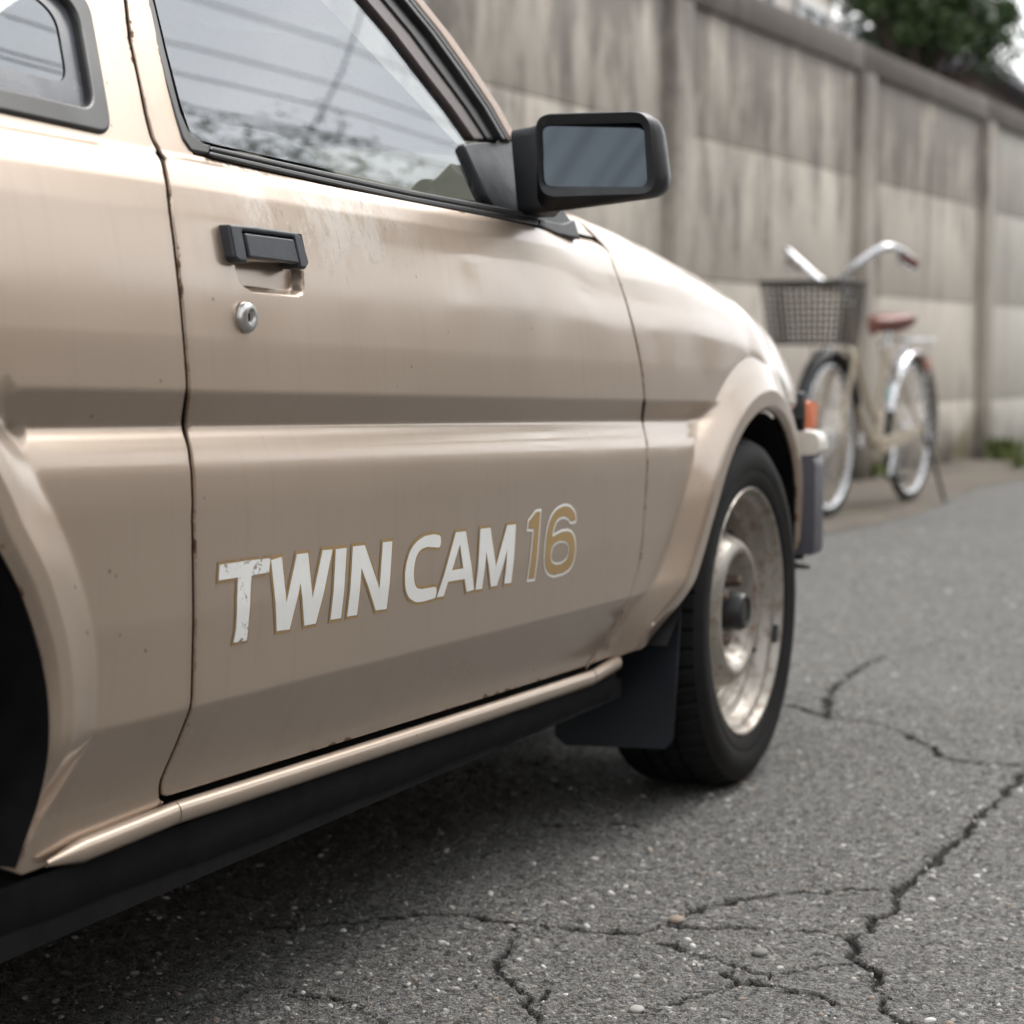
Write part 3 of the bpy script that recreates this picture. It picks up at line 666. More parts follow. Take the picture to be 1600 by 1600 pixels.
# --- wheels
def build_wheel(parent_name='wheel'):
    root = bpy.data.objects.new('wheel', None); col.objects.link(root); root.parent = car; root.empty_display_size = .1
    tp = [(.214, .010), (.218, .001), (.224, -.001), (.240, -.006), (.243, -.0052), (.246, -.0065), (.262, -.0075), (.278, -.0045), (.288, .003), (.2915, .004), (.295, .010)]
    tread = [(.300, .020), (.3035, .034), (.3035, .050), (.296, .051), (.296, .057), (.304, .058), (.305, .080), (.297, .081), (.297, .088), (.305, .089), (.305, .110), (.297, .111), (.297, .118), (.304, .119), (.3035, .142), (.300, .156), (.292, .170), (.27, .178), (.214, .17)]
    full = tp+tread
    def mod(i, j, r):
        return r-.006 if (i in (10, 11, 12, 13) and j % 5 == 0) or (i in (16, 17) and (j+2) % 5 == 0) or (i in (20, 21) and (j+3) % 5 == 0) else r
    m = MB(); m.lathe(full, 300, mod=mod); m.build('tyre', TYRE, root, smooth=True, sharp=35)
    rp = [(.2165, .012), (.2165, .004), (.2135, .0005), (.2100, .0015), (.2075, .008), (.2055, .014), (.1965, .017), (.1935, .021), (.1915, .036), (.1870, .041), (.1760, .043), (.1725, .048), (.1700, .066), (.166, .072), (.152, .071), (.143, .062), (.133, .044), (.123, .026), (.114, .018), (.106, .0165), (.099, .020), (.091, .034), (.084, .048), (.078, .053), (.040, .054), (.0001, .054)]
    m = MB(); m.lathe(rp, 96); rim = m.build('rim', RIM, root, smooth=True, sharp=50)
    m = MB(); m.lathe([(.036, .056), (.034, .040), (.0325, .012), (.029, .006), (.024, .005), (.0235, .008), (.0001, .008)], 40); m.build('hub_cap', RUBBER, root, smooth=True, sharp=40)
    for q in range(4):
        a = R(45+90*q+12); cx, cz = .057*math.cos(a), .057*math.sin(a); m = MB()
        m.lathe([(.0125, .056), (.0120, .046), (.0105, .044), (.0100, .028), (.0070, .024), (.0001, .023)], 6, (cx, 0, cz)); m.build('lug_nut', simple('rusty_nut_steel', (.16, .12, .09), .5, metal=.6, var=.4) if q == 0 and 'rusty_nut_steel' not in bpy.data.materials else bpy.data.materials['rusty_nut_steel'], root, smooth=True, sharp=30)
    for q in range(8):
        a = R(22.5+45*q); m = MB(); cs = []
        rot = Matrix.Rotation(-a, 3, 'Y')
        m.box(rot @ Vector((.1385, .0535, 0)), (.010, .004, .028), rot=rot @ Matrix.Rotation(R(-60), 3, 'Z')); m.build('vent_slot', HOLE, root)
    m = MB(); a = R(-18); m.box((.2055*math.cos(a), .011, .2055*math.sin(a)), (.010, .012, .032), rot=Matrix.Rotation(-a, 3, 'Y')); m.build('balance_weight', SEAL, root, bevel=.002)
    m = MB(); m.tube([(.14, .07, -.09), (.137, .03, -.087)], .005, 8); m.build('valve', RUBBER, root, smooth=True)
    return root
def copy_tree(o, parent):
    c = o.copy(); col.objects.link(c); c.parent = parent
    for ch in list(o.children): copy_tree(ch, c)
    return c
w1 = build_wheel(); w1.location = (.02, .0, .3055-.0035)
w2 = copy_tree(w1, car); w2.location = (-2.40, .012, .302)
for x in (.02, -2.40):
    c = copy_tree(w1, car); c.location = (x, W, .302); c.rotation_euler = (0, 0, math.pi)

# mud flap behind the front wheel
fl = [onX(*q, -.335)[1:] for q in [(1060, 915), (1066, 912), (1060, 1150), (1050, 1162), (898, 1156), (882, 1142), (884, 1060), (960, 1000)]]
V = []; F = []; n = len(fl)
for dx in (0, -.006):
    for y, z in fl: V.append((-.335+dx-.06*(z-.39)*0-(.39-z)*.12, y, z))
F = [tuple(range(n)), tuple(range(n, 2*n))[::-1]]+[(i, (i+1) % n, n+(i+1) % n, n+i) for i in range(n)]
MB().add(V, F).build('mud_flap', FLAPM, car, bevel=.002)
# --- nose: lamp, bumper
def corner_block(name, mat, z0, z1, grow, x0, parent, ny=14, bev=.006, ycut=None):
    """a bar that runs along the front and wraps round the corner"""
    V = []; F = []; path = []
    r_ = .11
    pth = [(x0, .0)]+[(.56-r_+r_*math.sin(t), .012+r_-r_*math.cos(t)) for t in np.linspace(0, math.pi/2, 10)]+[(.60, .5), (.61, W/2)]
    pth = [(x0, .012)]+pth[1:]
    pth += [(x, W-y) for x, y in pth[::-1][1:]]
    g = np.array(pth); V = []
    tang = np.gradient(g, axis=0); nn = np.stack([tang[:, 1], -tang[:, 0]], 1); nn /= np.linalg.norm(nn, axis=1, keepdims=True)
    RG = ((0, z0), (grow*.75, z0+.001), (grow, z0+.010), (grow, z1-.022), (grow*.93, z1-.010), (grow*.7, z1-.003), (grow*.3, z1), (-.05, z1+.002), (-.05, z0)); NR = len(RG)
    for (o, zz) in RG:
        for p, n_ in zip(g, nn): V.append((p[0]+n_[0]*o, p[1]+n_[1]*o, zz))
    k = len(g)
    for i in range(NR):
        for j in range(k-1): F.append((i*k+j, i*k+j+1, ((i+1) % NR)*k+j+1, ((i+1) % NR)*k+j))
    F.append(tuple(i*k for i in range(NR))); F.append(tuple(i*k+k-1 for i in range(NR)))
    return MB().add(V, F).build(name, mat, parent, smooth=True, sharp=35)
bp = corner_block('bumper', BUMPG, .365, .555, .022, .405, car)
corner_block('bumper_top', BUMPW, .5555, .600, .028, .41, bp)
corner_block('air_dam', UNDER, .335, .372, -.03, .44, car)
# indicator and lamp surround
tq = [onY(*q, .085) for q in [(1263, 674), (1277, 674), (1280, 629), (1265, 626)]]
V, F = loft([[(x, y+.02*(i-1)*.0, z) for x, z in rr([(t_[0], t_[2]) for t_ in tq], .008, 3)] for i, y in enumerate((.13, .090, .086))]); V = V[:len(V)//3*2]+[(v[0]*.92+.08*tq[0][0]+.003, v[1], v[2]*.92+.08*.645) for v in V[len(V)//3*2:]]
k = len(V)//3; m = MB().add(V, F); m.F.append(tuple(range(2*k, 3*k))); o = m.build('turn_signal', ORANGE, car, smooth=True, sharp=40)
m = MB(); m.box((tq[0][0]-.012, .115, .638), (.028, .050, .066)); m.build('lamp_surround', RUBBER, car, bevel=.006)
m = MB(); m.box((.54, W/2, .63), (.03, W-.36, .06)); m.build('grille', RUBBER, car, bevel=.008)
for y in (.34, W-.34): m = MB(); m.box((.552, y, .63), (.02, .24, .05)); m.build('headlight', CHROME, car, bevel=.008)
# bonnet
def hsurf(x, v):
    t = (v-W/2)/(W/2-.30); return np.stack([x, v, Hf(x)+.012+.022*(1-t*t)], -1)
def hpanel(name, P, S, mat, depth=.02): return panel(name, P, S, mat, car, bev=.003, depth=depth, grid=(.04, .04), step=.03, din=(0, 0, -1))
hx = .60
def htop(x): return float(fsurf(np.array([x]), np.array([Hf(x)-arcR(x)+arcR(x)*1.25*math.pi/2+.06]))[0, 1])
hl = [(x, htop(x)+.004) for x in np.linspace(-.78, .60, 14)]
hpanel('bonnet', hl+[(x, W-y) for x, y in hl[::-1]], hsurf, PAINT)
# roof, windscreen and pillars' tops
def rsurf(x, v):
    t = (v-W/2)/(W/2-.19); return np.stack([x, v, 1.262+.035*(1-t*t)-.05*np.clip(x+1.5, 0, 1)**2-.12*np.clip(-2.0-x, 0, 1)**2], -1)
hpanel('roof', [(-2.4, .20), (-1.35, .19), (-1.30, .26), (-1.30, W-.26), (-1.35, W-.19), (-2.4, W-.20)], rsurf, PAINT)
hpanel('headliner', [(-2.4, .22), (-1.32, .22), (-1.32, W-.22), (-2.4, W-.22)], lambda x, v: rsurf(x, v)-np.array([0, 0, .03]), LINER)
V = []; 
for i in range(9):
    t = i/8; 
    for j in range(9):
        s = j/8*2-1; x = -.70-.60*t+.07*(1-s*s); z = .955+.315*t; yy = W/2+s*((W/2-.13)*(1-t)+(W/2-.235)*t); V.append((x, yy, z))
mesh('windscreen', V, [(i*9+j, i*9+j+1, (i+1)*9+j+1, (i+1)*9+j) for i in range(8) for j in range(8)], WGLASS, car, smooth=True)
m = MB(); m.box((-.66, W/2, .925), (.24, W-.42, .02)); m.build('cowl', RUBBER, car)
V = [(-2.55, .22, 1.2), (-2.55, W-.22, 1.2), (-3.1, W-.18, .93), (-3.1, .18, .93)]; mesh('rear_window', V, [(0, 1, 2, 3)], WGLASS, car)
m = MB(); m.box((-3.12, W/2, .65), (.05, W-.12, .55)); m.build('tailgate', PAINT, car, bevel=.02)
# upper frames over the windows
m = MB(); m.box((-1.85, .178, 1.248), (1.1, .05, .035), rot=Matrix.Rotation(R(0), 3, 'X')); m.build('roof_rail', PAINT, car, bevel=.01)
# far side of the body
for name in ('door', 'fender', 'quarter_panel', 'window_glass', 'quarter_glass', 'quarter_window_seal', 'a_pillar', 'frame_seal', 'window_frame', 'roof_rail'):
    src = bpy.data.objects[name]; c = src.copy(); col.objects.link(c); c.scale = (1, -1, 1); c.location = (0, W, 0); c.parent = car
for name in ('mirror_housing', 'mirror_base'):
    src = bpy.data.objects[name]; c = src.copy(); col.objects.link(c); c.scale = (1, -1, 1); c.location = (0, W, 0); c.parent = car

# --- cabin
def blob(name, c, d, mat, parent=car, bev=.04, rx=0, ry=0):
    m = MB(); m.box((0, 0, 0), d); o = m.build(name, mat, parent, bevel=bev, sharp=60); o.location = c; o.rotation_euler = (rx, ry, 0); return o
for y in (.42, W-.42):
    s = blob('seat', (-1.50, y, .50), (.50, .48, .18), SEATM); 
    b = blob('seat_back', (-.26, 0, .30), (.13, .46, .58), SEATM, s, .05, 0, -.30); blob('headrest', (-.0, 0, .37), (.10, .26, .16), SEATM, b, .04)
blob('rear_seat', (-2.35, W/2, .58), (.20, W-.4, .5), SEATM)
blob('dashboard', (-.655, W/2, .80), (.20, W-.24, .20), INTER, bev=.05)
blob('instrument_hood', (-.68, .42, .915), (.16, .36, .07), INTER, bev=.03)
blob('door_card', (-1.25, .105, .66), (1.15, .045, .46), INTER, bev=.012); blob('door_card', (-1.25, W-.105, .66), (1.15, .045, .46), INTER, bev=.012)
m = MB(); V = []; F = []
for i in range(40):
    a = 2*math.pi*i/40
    for j in range(10):
        b = 2*math.pi*j/10; q = .185+.017*math.cos(b); V.append((.017*math.sin(b), q*math.cos(a), q*math.sin(a)))
for i in range(40):
    for j in range(10): F.append((i*10+j, ((i+1) % 40)*10+j, ((i+1) % 40)*10+(j+1) % 10, i*10+(j+1) % 10))
m.add(V, F); m.tube([(0, -.17, 0), (.02, -.03, 0)], .011, 8); m.tube([(0, .17, 0), (.02, .03, 0)], .011, 8); m.tube([(0, 0, -.17), (.02, 0, -.03)], .011, 8); m.box((.025, 0, 0), (.04, .12, .10))
sw = m.build('steering_wheel', INTER, car, smooth=True); sw.location = (-.93, .42, .862); sw.rotation_euler = (0, R(-24), 0)
m = MB(); m.tube([(-.91, .42, .855), (-.66, .42, .78)], .03, 12); m.build('steering_column', INTER, car, smooth=True)
blob('rear_view_mirror', (-1.10, W/2, 1.17), (.03, .22, .06), PLASTIC, bev=.01)

# ================================================================== GROUND
def lattice(x, y, s, seed):
    g = np.random.default_rng(seed).random((256, 256)); u = x/s; v = y/s; i = np.floor(u).astype(int); j = np.floor(v).astype(int); a = u-i; b = v-j
    a = a*a*(3-2*a); b = b*b*(3-2*b); i %= 256; j %= 256; i2 = (i+1) % 256; j2 = (j+1) % 256
    return (g[i, j]*(1-a)+g[i2, j]*a)*(1-b)+(g[i, j2]*(1-a)+g[i2, j2]*a)*b-.5
def Z8(L_): return [tuple(onZ(800+x*.5, 1000+y*.5)[:2]) for x, y in L_]
def Z7(L_): return [tuple(onZ(600+x*.375, 1300+y*.375)[:2]) for x, y in L_]
CR = [(Z7([(-500, 400), (0, 360), (200, 330), (330, 335), (430, 370), (530, 380), (750, 385), (900, 405), (1080, 412), (1150, 385), (1300, 405)]), .0062),
      (Z8([(520, 860), (620, 830), (780, 805), (900, 790), (1000, 780), (1100, 780), (1190, 785)]), .0055),
      (Z8([(1900, 150), (1600, 410), (1560, 460), (1480, 530), (1420, 590), (1350, 650), (1300, 700), (1250, 750), (1190, 790)]), .0095),
      (Z8([(1190, 790), (1200, 830), (1130, 870), (1110, 910), (1060, 940), (1070, 980), (1120, 1030), (1150, 1080), (1150, 1130), (1200, 1180), (1300, 1200), (1420, 1260)]), .0078),
      (Z8([(460, 940), (520, 950), (590, 990), (680, 1020), (780, 1040), (870, 1040), (960, 1015), (1070, 1015)]), .0048),
      (Z8([(680, 1020), (670, 1050), (700, 1075), (740, 1070), (830, 1090), (930, 1110), (1020, 1140)]), .0045),
      (Z8([(740, 1070), (830, 1050), (880, 1035)]), .004),
      (Z8([(570, 905), (700, 900), (820, 905), (920, 910), (1050, 935)]), .0042),
      (Z8([(860, 200), (1000, 240), (1130, 255), (1200, 280), (1260, 310), (1310, 330), (1340, 360), (1420, 375), (1500, 385), (1620, 385)]), .0095),
      (Z8([(980, 240), (1000, 150), (1050, 110), (1120, 70), (1160, 50)]), .012),
      (Z7([(540, 390), (530, 500), (470, 530), (470, 570), (510, 610), (550, 650), (590, 690), (620, 760), (650, 840)]), .0058),
      (Z8([(420, 1170), (520, 1140), (620, 1100), (700, 1080)]), .0035),
      (Z8([(90, 580), (180, 575), (290, 570), (370, 578)]), .008),
      (Z7([(560, 705), (640, 700), (690, 670)]), .006), (Z7([(430, 610), (500, 620)]), .004), (Z7([(0, 790), (-200, 700), (-420, 690)]), .004)]
def axis(a, b, h, far):
    c = list(np.arange(a, b, h)); l = []; s = h; x = a
    while x > -far: s *= 1.13; x -= s; l.append(x)
    r_ = []; s = h; x = c[-1]
    while x < far: s *= 1.09 if s < .05 else 1.16; x += s; r_.append(x)
    return np.array(l[::-1]+c+r_)
ax = axis(-1.85, .95, .0046, 260); ay = axis(-1.02, .95, .0046, 260)
X, Y = np.meshgrid(ax, ay, indexing='ij'); nx, ny = X.shape; X = X.ravel(); Y = Y.ravel()
wx = X+lattice(X, Y, .028, 1)*.020+lattice(X, Y, .009, 3)*.008; wy = Y+lattice(X, Y, .028, 2)*.020+lattice(X, Y, .009, 4)*.008
wd_s = .82; near = (X > -2.5) & (X < 6) & (Y > -2) & (Y < 2)
cd_ = np.full(X.shape, 1.); ii = np.where(near)[0]
wv = .35+1.3*np.clip(lattice(X[ii], Y[ii], .045, 8)+.5, 0, 1)
for P_, wd in CR:
    q = polyd(wx[ii], wy[ii], P_); cd_[ii] = np.minimum(cd_[ii], q/(wd*wd_s*wv))
core = (X > -2.1) & (X < 2.5) & (Y > -1.3) & (Y < 1.5)
Zg = np.where(core, lattice(X, Y, .35, 5)*.006+lattice(X, Y, .06, 6)*.0030+lattice(X, Y, .017, 7)*.0042+lattice(X, Y, .010, 9)*.0030, 0)
Zg = Zg-.012*(1-sstep(.35, 1.15, cd_))+.0012*np.exp(-((cd_-1.7)/.6)**2)*core
me = bpy.data.meshes.new('asphalt_road'); nv = nx*ny; co = np.stack([X, Y, Zg], 1).astype(np.float32)
idx = np.arange(nv).reshape(nx, ny); q = np.stack([idx[:-1, :-1], idx[1:, :-1], idx[1:, 1:], idx[:-1, 1:]], -1).reshape(-1, 4)
me.vertices.add(nv); me.vertices.foreach_set('co', co.ravel()); me.loops.add(q.size); me.loops.foreach_set('vertex_index', q.ravel().astype(np.int32))
me.polygons.add(len(q)); me.polygons.foreach_set('loop_start', np.arange(0, q.size, 4, dtype=np.int32)); me.polygons.foreach_set('use_smooth', np.ones(len(q), bool)); me.update(calc_edges=True)
at = me.attributes.new('crack', 'FLOAT', 'POINT'); at.data.foreach_set('value', cd_.astype(np.float32))
def asphalt():
    m = Mat('worn_asphalt'); o = m.coord()
    grit = m.noise(260, 4, .7); fine = m.noise(900, 2, .6); big = m.noise(1.3, 4); mid = m.noise(22, 4, .6)
    def cells(sc_v, dist=.005):
        nzv = m.n('TexNoise'); nzv.inputs['Scale'].default_value = sc_v*.9; m.L.new(o, nzv.inputs['Vector']); sc2 = m.n('VectorMath', operation='SCALE'); sc2.inputs['Scale'].default_value = .75/sc_v; m.L.new(nzv.outputs['Color'], sc2.inputs[0]); ad = m.n('VectorMath', operation='ADD'); m.L.new(o, ad.inputs[0]); m.L.new(sc2.outputs[0], ad.inputs[1]); v = m.n('TexVoronoi'); v.inputs['Scale'].default_value = sc_v; m.L.new(ad.outputs[0], v.inputs['Vector']); e = m.n('TexVoronoi', feature='DISTANCE_TO_EDGE'); e.inputs['Scale'].default_value = sc_v; m.L.new(ad.outputs[0], e.inputs['Vector']); se = m.n('SeparateColor'); m.L.new(v.outputs['Color'], se.inputs[0]); return se, e.outputs['Distance']
    ca, ea = cells(120); cb, eb = cells(230)
    pack = m.mix(m.ramp(ea, [(.0, .55), (.16, 0)]), m.ramp(ca.outputs[0], [(0, (.085, .082, .078)), (.5, (.16, .156, .147)), (.8, (.26, .245, .225)), (.88, (.40, .385, .36)), (1, (.50, .48, .45))]), (.035, .033, .031))
    pack2 = m.mix(m.ramp(eb, [(.0, .6), (.2, 0)]), m.ramp(cb.outputs[1], [(0, (.075, .072, .069)), (.6, (.16, .155, .147)), (1, (.30, .29, .275))]), (.035, .033, .031))
    base = m.ramp(grit, [(.36, (.040, .039, .037)), (.5, (.155, .150, .143)), (.62, (.33, .32, .305))])
    base = m.mix(.5, base, m.ramp(fine, [(.35, (.06, .058, .056)), (.65, (.18, .175, .167))]))
    base = m.mix(1., base, m.ramp(m.math('ADD', m.math('MULTIPLY', big, .6), m.math('MULTIPLY', mid, .4)), [(.35, .72), (.65, 1.18)]), 'MULTIPLY')
    base = m.mix(.62, base, m.mix(m.ramp(m.noise(45, 2), [(.42, 0), (.58, 1)]), pack, pack2))
    base = m.mix(1., base, 1.75, 'MULTIPLY')
    pit = m.ramp(m.noise(75, 3, .6), [(.56, 0), (.64, 1)]); pit2 = m.ramp(m.noise(150, 3, .6, m.coord((1, 1, 1), loc=(5, 2, 0))), [(.57, 0), (.66, 1)])
    pits = m.math('MAXIMUM', pit, m.math('MULTIPLY', pit2, .8)); base = m.mix(m.math('MULTIPLY', pits, .75), base, (.030, .028, .026))
    hs_ = None
    for sc_v, th, lim, cols in ((78, .36, .42, ((.10, .095, .088), (.30, .285, .265), (.17, .125, .10))), (170, .40, .46, ((.06, .058, .056), (.24, .23, .215), (.42, .40, .38)))):
        wv_ = m.n('VectorMath', operation='ADD'); nzv = m.n('TexNoise'); nzv.inputs['Scale'].default_value = sc_v*1.3; m.L.new(o, nzv.inputs['Vector'])
        sc2 = m.n('VectorMath', operation='SCALE'); sc2.inputs['Scale'].default_value = .006*78/sc_v; m.L.new(nzv.outputs['Color'], sc2.inputs[0]); m.L.new(o, wv_.inputs[0]); m.L.new(sc2.outputs[0], wv_.inputs[1])
        v = m.n('TexVoronoi'); v.inputs['Scale'].default_value = sc_v; m.L.new(wv_.outputs[0], v.inputs['Vector'])
        sep = m.n('SeparateColor'); m.L.new(v.outputs['Color'], sep.inputs[0])
        stone = m.math('MULTIPLY', m.ramp(v.outputs['Distance'], [(th-.06, 1), (lim, 0)]), m.ramp(sep.outputs[0], [(.40, 0), (.47, 1)]))
        colr = m.ramp(sep.outputs[1], [(0, cols[0]), (.45, cols[0]), (.62, cols[2]), (.80, cols[1]), (1, cols[1])])
        base = m.mix(m.math('MULTIPLY', stone, .85), base, colr)
        hs_ = stone if hs_ is None else m.math('ADD', hs_, m.math('MULTIPLY', stone, .5))
    a = m.n('Attribute', attribute_name='crack')
    base = m.mix(m.ramp(a.outputs['Fac'], [(.62, 1), (1.05, 0)]), base, (.016, .0145, .013))
    base = m.mix(m.math('MULTIPLY', m.ramp(a.outputs['Fac'], [(.9, .35), (2.6, 0)]), m.ramp(mid, [(.4, 0), (.6, 1)])), base, (.05, .047, .04))
    m.set(Base_Color=base, Roughness=m.ramp(grit, [(.3, .72), (.7, .9)]))
    m.b.inputs['Specular IOR Level'].default_value = .35
    h = m.math('ADD', m.math('ADD', m.math('MULTIPLY', hs_, .45), m.math('MULTIPLY', m.math('ADD', m.ramp(ea, [(0, 0), (.25, 1)]), m.ramp(eb, [(0, 0), (.3, .7)])), .8)), m.math('ADD', m.math('MULTIPLY', grit, 1.3), m.math('MULTIPLY', fine, .5)))
    h = m.math('SUBTRACT', h, m.math('MULTIPLY', pits, 1.3))
    return m.bump(h, 1., .0042).m
tag(link('asphalt_road', me, asphalt()), 'worn grey asphalt road with branching cracks', kind='structure')
# embedded pale stones, one mesh
stone_m = Mat('small_stones'); sa = stone_m.n('Attribute', attribute_name='tone')
stone_m.set(Base_Color=stone_m.ramp(sa.outputs['Fac'], [(0, (.09, .087, .083)), (.35, (.20, .19, .175)), (.55, (.26, .20, .155)), (.7, (.36, .345, .32)), (1, (.62, .60, .57))]), Roughness=.8); stone_m = stone_m.m
def stone_shape(r, flat, g):
    b = [(1, 0, 0), (.5, .87, 0), (-.5, .87, 0), (-1, 0, 0), (-.5, -.87, 0), (.5, -.87, 0)]; V = []; 
    e = g.uniform(.7, 1.35); th = g.uniform(0, 6.28); c, s = math.cos(th), math.sin(th); j = g.uniform(.75, 1.2, 6)
    for f, z in ((1, -.3), (.95, .45), (.55, .95)):
        for k, (x, y, _) in enumerate(b): x, y = x*r*f*j[k]*e, y*r*f*j[k]/e; V.append((x*c-y*s, x*s+y*c, z*r*flat))
    F = [(i+6*l, (i+1) % 6+6*l, (i+1) % 6+6*l+6, i+6*l+6) for l in (0, 1) for i in range(6)]+[(12, 13, 14, 15, 16, 17)]
    return V, F
V = []; F = []; tone = []
for k in range(9000):
    t = rng.random(); x = -1.75+(t**2.3)*7.5; y = rng.uniform(-1.0-.22*max(0, x+1), .75+.06*max(0, x))
    r = min(.0050, .0019*math.exp(rng.normal(0, .55)))*(1+.16*max(0, x+1.5)); v, f = stone_shape(r, .55, rng); n0 = len(V)
    V += [(a+x, b+y, c_+.0002) for a, b, c_ in v]; F += [tuple(i+n0 for i in g) for g in f]; tone += [rng.random()**1.0]*len(v)
def ground_z(x, y):
    i = np.clip(np.searchsorted(ax, x), 0, nx-1); j = np.clip(np.searchsorted(ay, y), 0, ny-1); return Zg.reshape(nx, ny)[i, j]
Va = np.array(V); Va[:, 2] += ground_z(Va[:, 0], Va[:, 1])
tag(mesh('asphalt_grit', Va, F, stone_m, attrs={'tone': tone}, smooth=True), 'pale grit and stone chips set in the road surface', kind='stuff')
# loose bigger stone by the crack
for (q, r, lab, tn) in [((1057, 1441), .0105, 'smooth tan pebble lying at the fork of the long crack', .52), ((1188, 1492), .010, 'flat brown chunk of asphalt lodged in the wide crack', .3), ((995, 1581), .0085, 'pale grey flat pebble near the bottom edge of the road', .68)]:
    P = onZ(*q); bm = bmesh.new(); bmesh.ops.create_icosphere(bm, subdivisions=3, radius=r)
    for v in bm.verts: v.co.x *= 1.25; v.co.z *= .48; v.co *= 1+.18*float(lattice(np.array([v.co.x*1.3+r*9]), np.array([v.co.y+v.co.z]), r*.8, 33)[0])
    me = bpy.data.meshes.new('pebble'); bm.to_mesh(me); bm.free(); me.polygons.foreach_set('use_smooth', [True]*len(me.polygons)); a_ = me.attributes.new('tone', 'FLOAT', 'POINT'); a_.data.foreach_set('value', [tn]*len(me.vertices))
    o = link('pebble', me, stone_m, loc=(P[0], P[1], r*.35)); tag(o, lab, 'stone', 'loose stones on the road')

# dirt verge between the road and the wall
vm = Mat('mossy_dirt'); a = vm.noise(1.6, 6, .7); b = vm.noise(30, 5)
vm.set(Base_Color=vm.mix(vm.ramp(vm.noise(3.2, 5, .6), [(.55, 0), (.72, .8)]), vm.mix(.4, vm.ramp(a, [(.3, (.055, .043, .034)), (.55, (.11, .088, .068)), (.75, (.23, .185, .14))]), vm.ramp(b, [(.3, (.05, .04, .03)), (.7, (.2, .17, .14))])), (.085, .10, .022)), Roughness=.95); vm.bump(b, .8, .01)
V = []; F = []; xs = np.concatenate([np.linspace(-12, .9, 40), np.linspace(1, 16, 160), np.linspace(17, 40, 30)])
for x in xs:
    e = 1.15+.05*math.sin(x*1.7)+.06*float(lattice(np.array([x]), np.array([0.]), .35, 21)[0]); yw = 1.86-.068*(x-10.12)+.05
    for t in np.linspace(0, 1, 8): V.append((x, e+(yw-e)*t, .003 if t == 0 else .008+.03*t*t*(1+.5*math.sin(x*9+t*5))))
for i in range(len(xs)-1):
    for j in range(7): F.append((i*8+j, (i+1)*8+j, (i+1)*8+j+1, i*8+j+1))
tag(mesh('dirt_verge', V, F, vm.m, smooth=True), 'strip of mossy dirt along the foot of the concrete wall', kind='structure')

# ================================================================== WALL
WB = (10.124, 1.86, 0); WA = math.atan2(-.068, .9977)
wall = thing('concrete_wall', 'tall stained grey concrete panel wall with posts and coping behind the car', 'wall', WB, WA)
def concrete(name, pale=0., brown=0.):
    m = Mat(name); a = m.noise(1.1, 5, .6, m.coord((1.6, 1, .55))); b = m.noise(2.6, 7, .68, m.coord((1.7, 1, .42))); c = m.noise(14, 6, .7)
    L0 = np.array((.60, .54, .465)); D0 = np.array((.14, .125, .112))
    base = m.mix(.4, m.ramp(a, [(.3, tuple(L0*.75)), (.7, tuple(L0*1.12))]), m.ramp(c, [(.3, tuple(L0*.72)), (.7, tuple(L0*1.1))]))
    sep = m.n('SeparateXYZ'); m.L.new(m.coord(), sep.inputs[0]); z = sep.outputs['Z']
    hi = m.ramp(m.math('DIVIDE', z, 2.5), [(0, .20), (.12, .0), (.35, .02), (.6, .10), (.86, .20), (1, .30)])
    st = m.ramp(m.math('ADD', m.math('ADD', m.math('MULTIPLY', b, .95), m.math('MULTIPLY', c, .22)), m.math('ADD', m.math('MULTIPLY', a, .35), hi)), [(.84, 0), (1.18, .95-.45*pale)])
    base = m.mix(m.math('MULTIPLY', st, .80), base, tuple(D0))
    wash = m.ramp(m.noise(2.2, 3, .5, m.coord((2.3, 1, .20), loc=(3, 0, 1))), [(.58, 0), (.70, .5)]); base = m.mix(wash, base, (.58, .54, .48))
    foot = m.ramp(z, [(.12, 1), (.42, 0)]); base = m.mix(m.math('MULTIPLY', foot, m.ramp(m.noise(4, 5), [(.35, .35), (.6, .95)])), base, (.085, .066, .048))
    moss = m.math('MULTIPLY', m.ramp(z, [(.1, 1), (.55, 0)]), m.ramp(m.noise(2.1, 4), [(.55, 0), (.65, .7)])); base = m.mix(moss, base, (.17, .145, .05))
    if pale: base = m.mix(pale, base, (.52, .51, .47))
    if brown: base = m.mix(brown, base, (.080, .066, .057))
    m.set(Base_Color=base, Roughness=.92); return m.bump(c, .4, .01).m
CON = concrete('stained_concrete'); CONP = concrete('paler_concrete', .45); CONB = concrete('brown_weathered_concrete', .0, .68); CONPOST = concrete('post_concrete', .0, .32)
PW = .22; SP = 2.80; U0 = -4.37-SP*3
nb_ = 10
for k in range(nb_+1):
    u = U0+k*SP
    m = MB(); m.box((u, -.01, 1.2), (PW, .14, 2.398)); m.build('post', CONPOST, wall, bevel=.012)
    if k == nb_: break
    hs2 = [0, .45, 1.123, 1.797, 2.41]
    mat = CONP if k in (5, 8) else CON
    for a, b in zip(hs2[:-1], hs2[1:]):
        m = MB(); m.box((u+SP/2, .02+random.uniform(-.003, .003), (a+b)/2), (SP-PW-.016, .08, b-a-.004)); m.build('panel', mat, wall, bevel=.004)
    m = MB(); m.box((u+SP/2, .075, 2.485), (SP-.008, .25, .165)); m.build('coping', CONB, wall, bevel=.015)
m = MB(); m.box((U0+SP*nb_/2, .075, 1.2), (SP*nb_, .03, 2.38)); m.build('backing', CONB, wall)

